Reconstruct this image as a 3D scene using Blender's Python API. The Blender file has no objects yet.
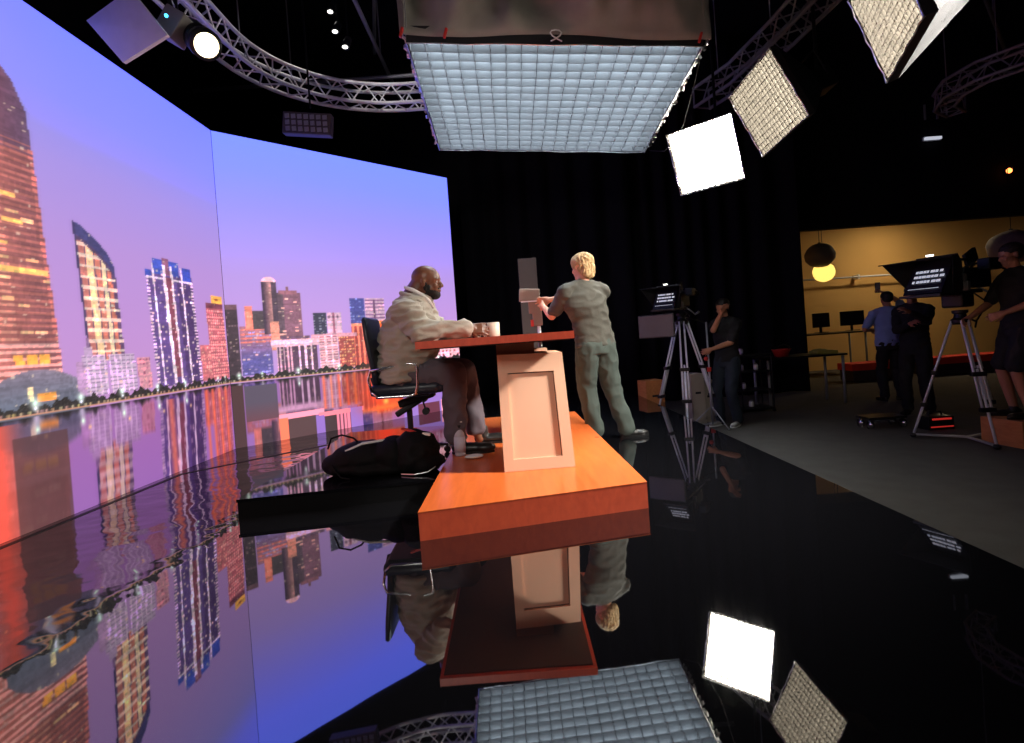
import bpy, bmesh, math, random
import numpy as np
from mathutils import Vector, Matrix, noise
random.seed(7)
PI = math.pi
COL = bpy.context.scene.collection
V = Vector

# ------------------------------------------------------------------ materials
def lin(c):
    return tuple(((x/255)/12.92 if x/255 <= .04045 else (((x/255)+.055)/1.055)**2.4) for x in c)
def mat(name, rgb, rough=.6, metal=0., spec=.5, emit=None, estr=0., var=.12, vscale=8., bump=0., bscale=60., ior=1.5, trans=0., alpha=1., sheen=0.):
    m = bpy.data.materials.new(name); m.use_nodes = True
    nt = m.node_tree; b = nt.nodes['Principled BSDF']
    b.inputs['Roughness'].default_value = rough
    b.inputs['Metallic'].default_value = metal
    b.inputs['IOR'].default_value = ior
    b.inputs['Specular IOR Level'].default_value = spec
    b.inputs['Transmission Weight'].default_value = trans
    b.inputs['Alpha'].default_value = alpha
    if sheen: b.inputs['Sheen Weight'].default_value = sheen
    tc = nt.nodes.new('ShaderNodeTexCoord')
    nz = nt.nodes.new('ShaderNodeTexNoise'); nz.inputs['Scale'].default_value = vscale; nz.inputs['Detail'].default_value = 4
    nt.links.new(tc.outputs['Object'], nz.inputs['Vector'])
    mx = nt.nodes.new('ShaderNodeMix'); mx.data_type = 'RGBA'
    mx.inputs[6].default_value = (*[c*(1-var) for c in rgb], 1)
    mx.inputs[7].default_value = (*[min(1, c*(1+var)) for c in rgb], 1)
    nt.links.new(nz.outputs['Fac'], mx.inputs[0])
    nt.links.new(mx.outputs[2], b.inputs['Base Color'])
    if bump:
        n2 = nt.nodes.new('ShaderNodeTexNoise'); n2.inputs['Scale'].default_value = bscale; n2.inputs['Detail'].default_value = 3
        nt.links.new(tc.outputs['Object'], n2.inputs['Vector'])
        bp = nt.nodes.new('ShaderNodeBump'); bp.inputs['Strength'].default_value = bump; bp.inputs['Distance'].default_value = .01
        nt.links.new(n2.outputs['Fac'], bp.inputs['Height']); nt.links.new(bp.outputs['Normal'], b.inputs['Normal'])
    if emit:
        b.inputs['Emission Color'].default_value = (*emit, 1); b.inputs['Emission Strength'].default_value = estr
    return m

def wood_mat(name, c1, c2, rough=.35, scale=1.5):
    m = bpy.data.materials.new(name); m.use_nodes = True
    nt = m.node_tree; b = nt.nodes['Principled BSDF']; b.inputs['Roughness'].default_value = rough
    tc = nt.nodes.new('ShaderNodeTexCoord'); mp = nt.nodes.new('ShaderNodeMapping')
    mp.inputs['Scale'].default_value = (scale*6, scale*.7, scale*3)
    nt.links.new(tc.outputs['Object'], mp.inputs['Vector'])
    nz = nt.nodes.new('ShaderNodeTexNoise'); nz.inputs['Scale'].default_value = 3; nz.inputs['Detail'].default_value = 6; nz.inputs['Distortion'].default_value = .6
    nt.links.new(mp.outputs['Vector'], nz.inputs['Vector'])
    cr = nt.nodes.new('ShaderNodeValToRGB')
    cr.color_ramp.elements[0].position = .3; cr.color_ramp.elements[0].color = (*c1, 1)
    cr.color_ramp.elements[1].position = .72; cr.color_ramp.elements[1].color = (*c2, 1)
    nt.links.new(nz.outputs['Fac'], cr.inputs['Fac']); nt.links.new(cr.outputs['Color'], b.inputs['Base Color'])
    return m

def mirror_mat():
    m = bpy.data.materials.new('black_mirror_vinyl'); m.use_nodes = True
    nt = m.node_tree; b = nt.nodes['Principled BSDF']
    b.inputs['Base Color'].default_value = (.004, .004, .005, 1)
    b.inputs['Roughness'].default_value = .02; b.inputs['IOR'].default_value = 2.8
    tc = nt.nodes.new('ShaderNodeTexCoord')
    # the vinyl lies uneven near the LED wall and nearly flat elsewhere
    sep = nt.nodes.new('ShaderNodeSeparateXYZ'); nt.links.new(tc.outputs['Object'], sep.inputs[0])
    mr = nt.nodes.new('ShaderNodeMapRange'); mr.inputs['From Min'].default_value = -1.7; mr.inputs['From Max'].default_value = -2.3
    mr.inputs['To Min'].default_value = .012; mr.inputs['To Max'].default_value = 1.0
    nt.links.new(sep.outputs['X'], mr.inputs['Value'])
    n1 = nt.nodes.new('ShaderNodeTexNoise'); n1.inputs['Scale'].default_value = 2.6; n1.inputs['Detail'].default_value = 2.2
    nt.links.new(tc.outputs['Object'], n1.inputs['Vector'])
    bp = nt.nodes.new('ShaderNodeBump'); bp.inputs['Distance'].default_value = .019
    nt.links.new(mr.outputs['Result'], bp.inputs['Strength'])
    nt.links.new(n1.outputs['Fac'], bp.inputs['Height']); nt.links.new(bp.outputs['Normal'], b.inputs['Normal'])
    return m

M = {}
M['mirror'] = mirror_mat()
M['gloss_black'] = mat('gloss_black', (.004,.004,.005), .04, ior=2.6, var=.05)
M['stage_side'] = mat('stage_side', (.0015,.0015,.002), .5, spec=.15)
M['carpet'] = mat('dark_carpet', lin((98,92,84)), .95, spec=.1, var=.18, vscale=5, bump=.5, bscale=300)
M['black_wall'] = mat('black_wall', (.012,.012,.016), .9, spec=.1)
M['drape'] = mat('black_drape', (.009,.009,.013), .9, spec=.1)
M['ceiling'] = mat('black_ceiling', (.008,.009,.014), .9, spec=.1)
M['yellow_wall'] = mat('ochre_wall', (.80,.48,.16), .85, var=.08, vscale=1.2)
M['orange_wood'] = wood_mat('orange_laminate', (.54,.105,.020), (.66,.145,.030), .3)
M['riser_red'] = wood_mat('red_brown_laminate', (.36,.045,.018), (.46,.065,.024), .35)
M['desk_red'] = wood_mat('red_laminate', (.50,.062,.030), (.62,.085,.040), .35)
M['desk_panel'] = mat('beige_lacquer', (.72,.43,.29), .45, var=.03)
M['desk_brown'] = mat('brown_block', (.28,.10,.05), .5)
M['black_metal'] = mat('black_metal', (.012,.012,.013), .4, .3)
M['dark_fab'] = mat('black_fabric', (.012,.012,.014), .9, bump=.3, bscale=90)
M['bag'] = mat('bag_nylon', (.0025,.0025,.003), .75, bump=.3, bscale=40, spec=.2)
M['chrome'] = mat('chrome', (.75,.75,.77), .2, 1.)
M['alu'] = mat('aluminium', (.84,.84,.87), .42, .1)
M['alu_dim'] = mat('dull_aluminium', (.34,.34,.37), .45, .3)
M['silver'] = mat('silver_foil', (.85,.85,.86), .28, .9, bump=.8, bscale=25)
M['leather'] = mat('navy_black_leather', (.016,.022,.036), .38, bump=.2, bscale=30)
M['chair_plastic'] = mat('chair_plastic', (.012,.012,.013), .45)
M['white'] = mat('white_plastic', (.8,.8,.78), .5)
M['mug'] = mat('cream_ceramic', (.82,.74,.60), .3)
M['bottle'] = mat('clear_bottle_plastic', (.80,.78,.86), .2, trans=.35, ior=1.3)
M['grey_pl'] = mat('grey_plastic', (.20,.18,.17), .5)
M['tan'] = mat('tan_board', (.30,.24,.19), .6)
M['beige_case'] = mat('beige_case', (.42,.36,.30), .6)
M['brown_dark'] = mat('brown_dark', (.06,.04,.035), .7)
M['apple'] = wood_mat('apple_box_wood', (.50,.17,.05), (.62,.24,.08), .5, 3)
M['red'] = mat('red_plastic', (.6,.03,.02), .5)
M['red_cloth'] = mat('red_cloth', (.85,.05,.02), .8)
M['ledred'] = mat('red_led', (.4,.0,.0), .5, emit=(1,.05,.04), estr=.35)
M['blueled'] = mat('blue_led', (.0,.2,.6), .5, emit=(.05,.45,1), estr=5)
M['warmlamp'] = mat('warm_lamp', (.9,.8,.5), .5, emit=(1,.83,.5), estr=5)
M['whitelamp'] = mat('white_lamp', (.9,.9,.9), .5, emit=(1,.97,.9), estr=3)
M['tube'] = mat('tube_lamp', (.9,.9,.9), .5, emit=(.8,.85,1), estr=.6)
M['orangelamp'] = mat('orange_lamp', (.9,.3,.1), .5, emit=(1,.22,.05), estr=5)
M['skin_dark'] = mat('skin_dark', lin((112,72,52)), .38, var=.10, vscale=14)
M['skin_dark_hand'] = mat('skin_brown', lin((140,92,66)), .5, var=.08)
M['skin_fair'] = mat('skin_fair', lin((222,160,126)), .5, var=.06)
M['skin_mid'] = mat('skin_mid', lin((190,130,100)), .5, var=.06)
M['beard'] = mat('beard_hair', (.010,.008,.007), .8, bump=.5, bscale=200)
M['blond'] = mat('blond_hair', (.50,.33,.15), .6, var=.4, vscale=40, bump=.8, bscale=90)
M['darkhair'] = mat('dark_hair', (.02,.014,.010), .6, bump=.6, bscale=90)
M['eye'] = mat('eye', (.7,.68,.65), .2)
M['suit'] = mat('grey_taupe_suit', lin((168,160,146)), .8, var=.06, vscale=30, bump=.2, bscale=200, sheen=.1)
M['suit_tr'] = mat('charcoal_trouser', lin((88,80,88)), .8, var=.06, bump=.2, bscale=200)
M['shirt_white'] = mat('white_shirt', (.75,.73,.70), .7)
M['tee'] = mat('charcoal_tee', lin((72,70,62)), .85, var=.06, bump=.2, bscale=150)
M['jeans_black'] = mat('washed_black_jeans', lin((62,72,66)), .85, var=.12)
M['tee_black'] = mat('black_tee', (.010,.010,.012), .85)
M['jeans_blue'] = mat('dark_jeans', (.014,.022,.035), .85)
M['shirt_blue'] = mat('light_blue_shirt', lin((140,160,215)), .8)
M['shoe_black'] = mat('black_leather_shoe', (.012,.012,.012), .35)
M['shoe_grey'] = mat('grey_sneaker', (.35,.33,.30), .7)
M['paper'] = mat('paper_shade', (.9,.7,.3), .8, emit=(1,.66,.14), estr=1.5, var=.35, vscale=4)
M['paper_grey'] = mat('grey_paper_shade', (.20,.17,.15), .8)
M['screen_grey'] = mat('dim_monitor_screen', (.05,.04,.045), .25, emit=(.10,.07,.08), estr=.1, var=.4, vscale=3)
M['screen_off'] = mat('dark_screen', (.01,.01,.02), .15)
M['prompt_glass'] = mat('prompter_glass', (.02,.02,.035), .1)
M['prompt_text'] = mat('prompter_text', (.8,.8,.9), .5, emit=(.75,.8,.95), estr=.5)
M['yellow_cloth'] = mat('yellow_green_cloth', (.35,.33,.06), .8)
M['seamline'] = mat('black_tape', (.003,.003,.003), .6)

# ------------------------------------------------------------------ mesh helpers
class MB:
    def __init__(s): s.bm = bmesh.new()
    def _new(s, verts, M4):
        bmesh.ops.transform(s.bm, matrix=M4, verts=verts)
    def box(s, c, size, rot=None, bev=0.):
        r = bmesh.ops.create_cube(s.bm, size=1.); vs = r['verts']
        bmesh.ops.scale(s.bm, vec=size, verts=vs)
        if bev:
            es = list({e for v in vs for e in v.link_edges})
            rr = bmesh.ops.bevel(s.bm, geom=es, offset=bev, segments=2, affect='EDGES', profile=.6)
            vs = list({v for f in rr['faces'] for v in f.verts} | {v for v in vs if v.is_valid})
        m = Matrix.Translation(V(c))
        if rot is not None: m = m @ (rot if isinstance(rot, Matrix) and len(rot) == 4 else rot.to_4x4())
        s._new(vs, m); return s
    def cyl(s, p0, p1, r0, r1=None, seg=12, caps=True):
        r1 = r0 if r1 is None else r1
        p0, p1 = V(p0), V(p1); d = p1-p0; L = d.length
        if L < 1e-6: return s
        r = bmesh.ops.create_cone(s.bm, cap_ends=caps, segments=seg, radius1=r0, radius2=r1, depth=L)
        s._new(r['verts'], Matrix.Translation((p0+p1)/2) @ d.to_track_quat('Z', 'Y').to_matrix().to_4x4()); return s
    def ell(s, c, r, rot=None, seg=20):
        rr = bmesh.ops.create_uvsphere(s.bm, u_segments=seg, v_segments=max(8, seg//2+2), radius=1.)
        if not hasattr(r, '__len__'): r = (r, r, r)
        bmesh.ops.scale(s.bm, vec=r, verts=rr['verts'])
        m = Matrix.Translation(V(c))
        if rot is not None: m = m @ rot.to_4x4()
        s._new(rr['verts'], m); return s
    def cap(s, p0, p1, r0, r1=None, seg=16):
        r1 = r0 if r1 is None else r1
        s.cyl(p0, p1, r0, r1, seg); s.ell(p0, r0, seg=seg); s.ell(p1, r1, seg=seg); return s
    def chain(s, pts, rads, seg=16):
        for i in range(len(pts)-1): s.cap(pts[i], pts[i+1], rads[i], rads[i+1], seg)
        return s
    def tube(s, pts, r, seg=8, closed=False):
        pts = [V(p) for p in pts]; n = len(pts); rings = []; up = None
        for i, p in enumerate(pts):
            a = pts[(i-1) % n] if (closed or i > 0) else pts[i]; b = pts[(i+1) % n] if (closed or i < n-1) else pts[i]
            t = (b-a).normalized()
            if up is None:
                up = V((0,0,1)) if abs(t.z) < .9 else V((1,0,0))
            x = (up - t*up.dot(t)); x.normalize(); up = x; y = t.cross(x)
            rr = r[i] if hasattr(r, '__len__') else r
            rings.append([s.bm.verts.new(p + (x*math.cos(2*PI*k/seg)+y*math.sin(2*PI*k/seg))*rr) for k in range(seg)])
        for i in range(n if closed else n-1):
            A, B = rings[i], rings[(i+1) % n]
            for k in range(seg): s.bm.faces.new((A[k], A[(k+1) % seg], B[(k+1) % seg], B[k]))
        if not closed:
            s.bm.faces.new(rings[0][::-1]); s.bm.faces.new(rings[-1])
        return s
    def loft(s, rings, seg=28, power=2.):
        R = []
        for c, a, b in rings:
            c, a, b = V(c), V(a), V(b); ring = []
            for k in range(seg):
                t = 2*PI*k/seg; ct, st = math.cos(t), math.sin(t)
                ct = math.copysign(abs(ct)**(2/power), ct); st = math.copysign(abs(st)**(2/power), st)
                ring.append(s.bm.verts.new(c + a*ct + b*st))
            R.append(ring)
        for i in range(len(R)-1):
            for k in range(seg): s.bm.faces.new((R[i][k], R[i][(k+1) % seg], R[i+1][(k+1) % seg], R[i+1][k]))
        s.bm.faces.new(R[0][::-1]); s.bm.faces.new(R[-1]); return s
    def lathe(s, prof, c=(0,0,0), seg=32, close=True):
        c = V(c); R = [[s.bm.verts.new(c+V((r*math.cos(2*PI*k/seg), r*math.sin(2*PI*k/seg), z))) for k in range(seg)] for r, z in prof]
        for i in range(len(R)-1):
            for k in range(seg): s.bm.faces.new((R[i][k], R[i][(k+1) % seg], R[i+1][(k+1) % seg], R[i+1][k]))
        if close:
            if prof[0][0] > 1e-5: s.bm.faces.new(R[0][::-1])
            if prof[-1][0] > 1e-5: s.bm.faces.new(R[-1])
        return s
    def prism(s, poly, z0, z1):
        a = [s.bm.verts.new((x, y, z0)) for x, y in poly]; b = [s.bm.verts.new((x, y, z1)) for x, y in poly]
        n = len(poly)
        for i in range(n): s.bm.faces.new((a[i], a[(i+1) % n], b[(i+1) % n], b[i]))
        s.bm.faces.new(a[::-1]); s.bm.faces.new(b); return s
    def hull(s, pts):
        vs = [s.bm.verts.new(V(p)) for p in pts]
        bmesh.ops.convex_hull(s.bm, input=vs); return s
    def slab(s, quad, th, nrm=None):
        q = [V(p) for p in quad]
        n = (q[1]-q[0]).cross(q[-1]-q[0]).normalized() if nrm is None else V(nrm)
        a = [s.bm.verts.new(p) for p in q]; b = [s.bm.verts.new(p+n*th) for p in q]; k = len(q)
        for i in range(k): s.bm.faces.new((a[i], a[(i+1) % k], b[(i+1) % k], b[i]))
        s.bm.faces.new(a[::-1]); s.bm.faces.new(b); return s
    def shift(s, v): bmesh.ops.translate(s.bm, vec=V(v), verts=s.bm.verts[:]); return s
    def xf(s, m): bmesh.ops.transform(s.bm, matrix=m, verts=s.bm.verts[:]); return s
    def toloc(s, parent):
        m = parent.matrix_basis
        if parent.parent is not None: m = parent.parent.matrix_basis @ m
        s.xf(m.inverted()); return s
    def build(s, name, m, parent=None, smooth=False, world=False):
        if world: s.toloc(parent)
        bmesh.ops.recalc_face_normals(s.bm, faces=s.bm.faces[:])
        me = bpy.data.meshes.new(name); s.bm.to_mesh(me); s.bm.free()
        if smooth:
            me.polygons.foreach_set('use_smooth', [True]*len(me.polygons))
        me.materials.append(M[m] if isinstance(m, str) else m)
        o = bpy.data.objects.new(name, me); COL.objects.link(o)
        if parent is not None: o.parent = parent
        return o
    def blob(s, name, m, parent=None, voxel=.012, sm=4, wr=0., wscale=(8,8,8), world=False):
        if world: s.toloc(parent)
        bmesh.ops.recalc_face_normals(s.bm, faces=s.bm.faces[:])
        me = bpy.data.meshes.new('tmp'); s.bm.to_mesh(me); s.bm.free()
        t = bpy.data.objects.new('tmp', me); COL.objects.link(t)
        r = t.modifiers.new('r', 'REMESH'); r.mode = 'VOXEL'; r.voxel_size = voxel; r.use_smooth_shade = True
        if sm:
            q = t.modifiers.new('s', 'SMOOTH'); q.iterations = sm; q.factor = .5
        bpy.context.view_layer.update()
        dg = bpy.context.evaluated_depsgraph_get()
        nm = bpy.data.meshes.new_from_object(t.evaluated_get(dg))
        bpy.data.objects.remove(t); bpy.data.meshes.remove(me)
        nm.name = name
        if wr:
            nm.update(); nrm = [v.normal.copy() for v in nm.vertices]
            for v, n in zip(nm.vertices, nrm):
                p = V((v.co.x*wscale[0], v.co.y*wscale[1], v.co.z*wscale[2]))
                p = V((p.x+.55*p.z, p.y, p.z-.4*p.x)); d = noise.noise(p)+.22*noise.noise(p*2.1)
                d = (1-abs(d)*2.2)  # ridged folds
                v.co += n*(d*wr)
        nm.polygons.foreach_set('use_smooth', [True]*len(nm.polygons))
        nm.materials.clear(); nm.materials.append(M[m] if isinstance(m, str) else m)
        o = bpy.data.objects.new(name, nm); COL.objects.link(o)
        if parent is not None: o.parent = parent
        return o

def tag(o, label, cat, group=None):
    o['label'] = label; o['category'] = cat
    if group: o['group'] = group
    return o
def thing(name, label, cat, loc=(0,0,0), rz=0., group=None):
    o = bpy.data.objects.new(name, None); COL.objects.link(o); o.location = loc; o.rotation_euler = (0,0,rz); o.empty_display_size = .1
    o.matrix_basis = Matrix.Translation(V(loc)) @ Matrix.Rotation(rz, 4, 'Z')
    return tag(o, label, cat, group)
def struct(o): o['kind'] = 'structure'; return o

# ------------------------------------------------------------------ room shell
FZ = -.38

def box_between(lo, hi): return MB().box([(a+b)/2 for a, b in zip(lo, hi)], [b-a for a, b in zip(lo, hi)])
struct(box_between((-5, -3, FZ), (1.95, 9.6, 0)).build('floor', 'mirror'))
struct(box_between((1.95, -3, FZ-.1), (14.5, 15, FZ)).build('floor', 'carpet'))
struct(box_between((-5.2, -3.2, 6.6), (14.7, 15.2, 6.7)).build('ceiling', 'ceiling'))
struct(box_between((-5.2, -3.2, FZ-.1), (-5, 15.2, 6.6)).build('wall_left', 'black_wall'))
struct(box_between((14.5, -3.2, FZ-.1), (14.7, 15.2, 6.6)).build('wall_right', 'black_wall'))
struct(box_between((-5, -3.2, FZ-.1), (14.5, -3, 6.6)).build('wall_front', 'black_wall'))
struct(box_between((-5, 10.9, FZ-.1), (5.62, 11.1, 6.6)).build('wall_back', 'black_wall'))
# black header above the wide opening into the ochre room
struct(box_between((5.62, 10.9, 2.78), (14.5, 11.1, 6.6)).build('wall_back', 'black_wall'))
struct(box_between((5.62, 14.0, FZ-.1), (14.5, 14.2, 3.6)).build('wall_far', 'yellow_wall'))
struct(box_between((5.44, 11.1, FZ-.1), (5.62, 14.2, 3.6)).build('wall_side', 'yellow_wall'))
struct(box_between((5.44, 11.1, 3.6), (14.5, 14.2, 3.7)).build('ceiling', 'black_wall'))
# black tape line closing the vinyl along the foot of the LED wall
struct(MB().prism([(-3.20, 2.0), (-3.16, 2.0), (-3.12, 5.0), (-2.05, 6.05), (-2.08, 6.09), (-3.16, 5.02)], .0005, .003).build('trim_1', 'seamline'))
# dark joint where the two wall sections meet
struct(MB().prism([(-3.238, 6.194), (-3.236, 6.195), (-3.235, 6.198), (-3.238, 6.199)], 0.0, 3.65).build('trim_3', 'seamline'))
# vertical drapes behind the set
def drape(x0, x1, y, z0, z1, seed, lab, wav=.06):
    rnd = random.Random(seed); n = int((x1-x0)/.03)+1; mb = MB(); ph = [rnd.uniform(.8, 1.25) for _ in range(40)]
    rows = [z0, z0+(z1-z0)*.33, z0+(z1-z0)*.66, z1]; R = []
    for z in rows:
        r = []
        for i in range(n+1):
            x = x0+(x1-x0)*i/n
            r.append(mb.bm.verts.new((x, y+wav*math.sin(x*14*(1+.08*math.sin(x*1.3+seed)))+.3*wav*math.sin(x*31+z), z)))
        R.append(r)
    for a, b in zip(R, R[1:]):
        for i in range(n): mb.bm.faces.new((a[i], a[i+1], b[i+1], b[i]))
    o = mb.build('stage_curtain', 'drape', smooth=True)
    sm = o.modifiers.new('solid', 'SOLIDIFY'); sm.thickness = .01
    return tag(o, lab, 'curtain', 'black stage curtains')
drape(-.75, 2.4, 10.1, FZ+.01, 6.3, 1, 'black curtain hanging right beside the edge of the glowing skyline wall')
drape(2.45, 5.62, 10.3, FZ+.01, 6.3, 2, 'black curtain hanging to the left of the ochre room opening')

# ------------------------------------------------------------------ LED wall with the skyline picture
class Canvas:
    def __init__(s, u0, u1, z0, z1, du, dz):
        s.nu = int(round((u1-u0)/du))+1; s.nz = int(round((z1-z0)/dz))+1
        s.u = np.linspace(u0, u1, s.nu)[None, :].repeat(s.nz, 0); s.z = np.linspace(z0, z1, s.nz)[:, None].repeat(s.nu, 1)
        s.im = np.zeros((s.nz, s.nu, 3)); s.rng = np.random.RandomState(5)
    def m(s, u0, u1, z0, z1, taper=0., top=None, bot=None):
        t = np.clip((s.z-z0)/max(z1-z0, 1e-6), 0, 1)*taper
        k = (s.u >= u0+t) & (s.u <= u1-t*0) & (s.z >= z0) & (s.z <= z1)
        return k
    def fill(s, k, c): s.im[k] = c; return s
    def rect(s, u0, u1, z0, z1, c): return s.fill(s.m(u0, u1, z0, z1), c)
    def cells(s, k, du, dz, c, prob, fu=.6, fz=.5, jit=25):
        iu = np.floor(s.u/du).astype(int); iz = np.floor(s.z/dz).astype(int)
        h = (np.sin(iu*127.1+iz*311.7)*43758.5453) % 1.
        on = k & (h < prob) & ((s.u/du-iu) < fu) & ((s.z/dz-iz) < fz)
        h2 = (np.sin(iu*17.1+iz*91.7)*4758.5) % 1.
        s.im[on] = (np.array(c)[None, :]+(h2[on][:, None]-.5)*2*jit); return s
    def hstr(s, k, dz, c, f=.4, a=1.):
        on = k & ((s.z/dz-np.floor(s.z/dz)) < f); s.im[on] = s.im[on]*(1-a)+np.array(c)*a; return s
    def vstr(s, k, du, c, f=.3, u0=0., a=1.):
        q = (s.u-u0)/du; on = k & ((q-np.floor(q)) < f); s.im[on] = s.im[on]*(1-a)+np.array(c)*a; return s
    def grad(s, k, c0, c1, axis='z', lo=0., hi=1.):
        t = np.clip(((s.z if axis == 'z' else s.u)-lo)/(hi-lo), 0, 1)[..., None]
        s.im[k] = (np.array(c0)*(1-t)+np.array(c1)*t)[k]; return s
    def dot(s, u, z, r, c, ru=None):
        ru = ru or r; d = ((s.u-u)/ru)**2+((s.z-z)/r)**2; w = np.exp(-d*1.3)[..., None]
        s.im = s.im*(1-w)+np.array(c)*w; return s
    def sky(s, stops):
        zs = [a for a, _ in stops]
        for ch in range(3): s.im[..., ch] = np.interp(s.z, zs, [c[ch] for _, c in stops])
    def busy(s, sky):
        # lit rooms, ledges and grime over every facade
        k = (np.abs(s.im-sky).sum(-1) > 12) & (s.z > .76)
        for du, dz, amt in ((.021, .017, .20), (.5, .022, .14), (.16, .13, .12)):
            iu = np.floor(s.u/du); iz = np.floor(s.z/dz); h = (np.sin(iu*12.9898+iz*78.233+du*100)*43758.5453) % 1.
            s.im[k] = (s.im*(1+(h[..., None]-.5)*amt))[k]
        iu = np.floor(s.u/.03); iz = np.floor(s.z/.026); h = (np.sin(iu*39.3+iz*11.1)*9758.5453) % 1.; f = ((s.u/.03-iu) < .7) & ((s.z/.026-iz) < .5)
        on = k & f & (h < .05); s.im[on] = s.im[on]*.25+np.array((255,226,196))*.75
        # glow bleeding a little across neighbouring pixels
        g = s.im.copy()
        for d in (1, 2): 
            g[d:] += s.im[:-d]; g[:-d] += s.im[d:]; g[:, d:] += s.im[:, :-d]; g[:, :-d] += s.im[:, d:]
        cnt = np.full(s.z.shape, 9.)[..., None]; g /= cnt; inner = np.zeros_like(k); inner[2:-2, 2:-2] = True
        s.im[inner] = (s.im*.72+g*.28)[inner]; return s
    def speckle(s, k, amt):
        n = s.rng.rand(*s.im.shape[:2])[..., None]; s.im[k] = (s.im*(1+(n-.5)*amt))[k]; return s
    def water(s, zw, tint, mul):
        # the photographed river on the screen mirrors the skyline about the quay
        src = s.im.copy(); nz = s.nz; dz = s.z[1, 0]-s.z[0, 0]; iw = int(round((zw-s.z[0, 0])/dz))
        # vertical smear
        sm = src.copy(); cnt = 1
        for k in range(1, 5):
            sm[:-k] += src[k:]; sm[-k:] += src[-k:]; cnt += 1
        sm /= cnt
        for i in range(iw):
            j = min(nz-1, 2*iw-i+3)
            row = sm[j]*mul
            s.im[i] = row*np.array(tint)
        return s
def to_lin(a):
    a = np.clip(a, 0, 255)/255.; return np.where(a <= .04045, a/12.92, ((a+.055)/1.055)**2.4)

L = Canvas(1.6, 6.2, .0, 3.65, .014, .0095)
SKYL = [(0, (196,148,208)), (.8, (200,148,208)), (1.3, (196,146,214)), (2.0, (186,146,218)), (2.6, (168,146,230)), (3.1, (142,145,248)), (3.65, (130,142,255))]
L.ugeo = L.u.copy(); L.u = L.u+.055*np.maximum(0, L.z-.75)   # the photographed towers lean with the lens
L.sky(SKYL)
warm = np.clip((4.3-L.u)/1.5, 0, 1)[..., None]*np.clip((L.z-.8)/2.2, 0, 1)[..., None]
L.im = L.im*(1-.35*warm)+np.array((176,152,226))*.35*warm
SKY_L = L.im.copy()
# great curved tower at the near end
edge = np.interp(L.z, [.75, 1.0, 1.5, 2.0, 2.5, 2.85, 3.03, 3.12, 3.2, 3.26], [3.93, 3.92, 3.915, 3.905, 3.90, 3.885, 3.80, 3.70, 3.5, 3.2])
k = (L.u < edge) & (L.z < 3.27) & (L.u > 1.7)
L.grad(k, (236,128,108), (136,78,84), 'u', 3.0, 3.82)
hi = k & (L.z > 2.55); L.grad(hi, (150,84,92), (104,74,104), 'u', 3.3, 3.88)
L.hstr(k & (L.z < 2.62) & (L.u < 3.6), .045, (255,172,148), .42, .8)
L.hstr(k & (L.z < 2.62) & (L.u >= 3.6), .045, (206,118,106), .42, .75)
L.hstr(k & (L.u > edge-.035) & (L.z < 2.6), .045, (236,132,120), .6, .9)
L.cells(k & (L.z < 2.5) & (L.z > .95), .11, .045, (255,205,150), .06, .8, .5)
L.hstr(k & (L.z < 1.25), .045, (255,196,190), .5, .75)
for (a, b, c, d) in [(3.38,3.62,2.60,2.64),(3.45,3.72,2.22,2.25),(3.60,3.75,2.05,2.08),(3.40,3.55,2.0,2.03),(3.3,3.62,1.90,1.92),(3.3,3.9,1.72,1.75)]: L.rect(a, b, c, d, (255,214,120))
for (a, b) in [(3.55,3.62),(3.64,3.72),(3.74,3.82)]: L.rect(a, b, 1.10, 1.16, (255,190,80))
# low dome at its foot
d = ((L.u-3.72)/.42)**2+((L.z-.82)/.24)**2
k = (d < 1) & (L.z > .75); L.grad(k, (96,104,122), (140,126,146), 'z', .8, 1.05)
L.rect(3.62, 3.66, .84, .95, (255,240,190)); L.rect(3.68, 3.84, .84, .90, (236,160,70))
# slanted tower
top = np.interp(L.u, [4.18, 4.25, 4.4, 4.5, 4.57], [2.17, 2.15, 2.06, 1.97, 1.86])
k = (L.u > 4.175) & (L.u < 4.565) & (L.z < top) & (L.z > 1.1)
L.fill(k, (92,66,104)); b = k & (L.z < top-.13+.0*(L.u))
for u0, u1, c in [(4.20,4.26,(206,120,112)),(4.27,4.34,(255,222,168)),(4.355,4.41,(226,128,110)),(4.42,4.46,(255,236,190)),(4.475,4.52,(214,120,100))]: L.fill(b & (L.u > u0) & (L.u < u1), c)
L.hstr(b, .083, (255,232,214), .30, .9); L.cells(b, .03, .0415, (255,240,220), .12, .9, .5)
L.fill(k & (L.z > top-.10), (70,66,120)); L.fill(k & (L.u < 4.195), (60,50,96))
# white pair
for a, b_ in [(4.10,4.345),(4.375,4.68)]:
    k = L.m(a, b_, .83, 1.145); L.fill(k, (224,190,224)); L.hstr(k, .033, (150,118,160), .35); L.vstr(k, .06, (238,210,236), .3)
L.rect(4.04, 4.12, .84, 1.10, (196,150,196)); L.rect(4.13, 4.22, 1.14, 1.21, (206,170,210)); L.rect(4.16,4.19,1.2,1.28,(150,110,160))
k = L.m(4.70, 4.87, .83, 1.11); L.fill(k, (232,160,176)); L.cells(k, .045, .04, (190,110,140), .6, .6, .5)
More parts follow.
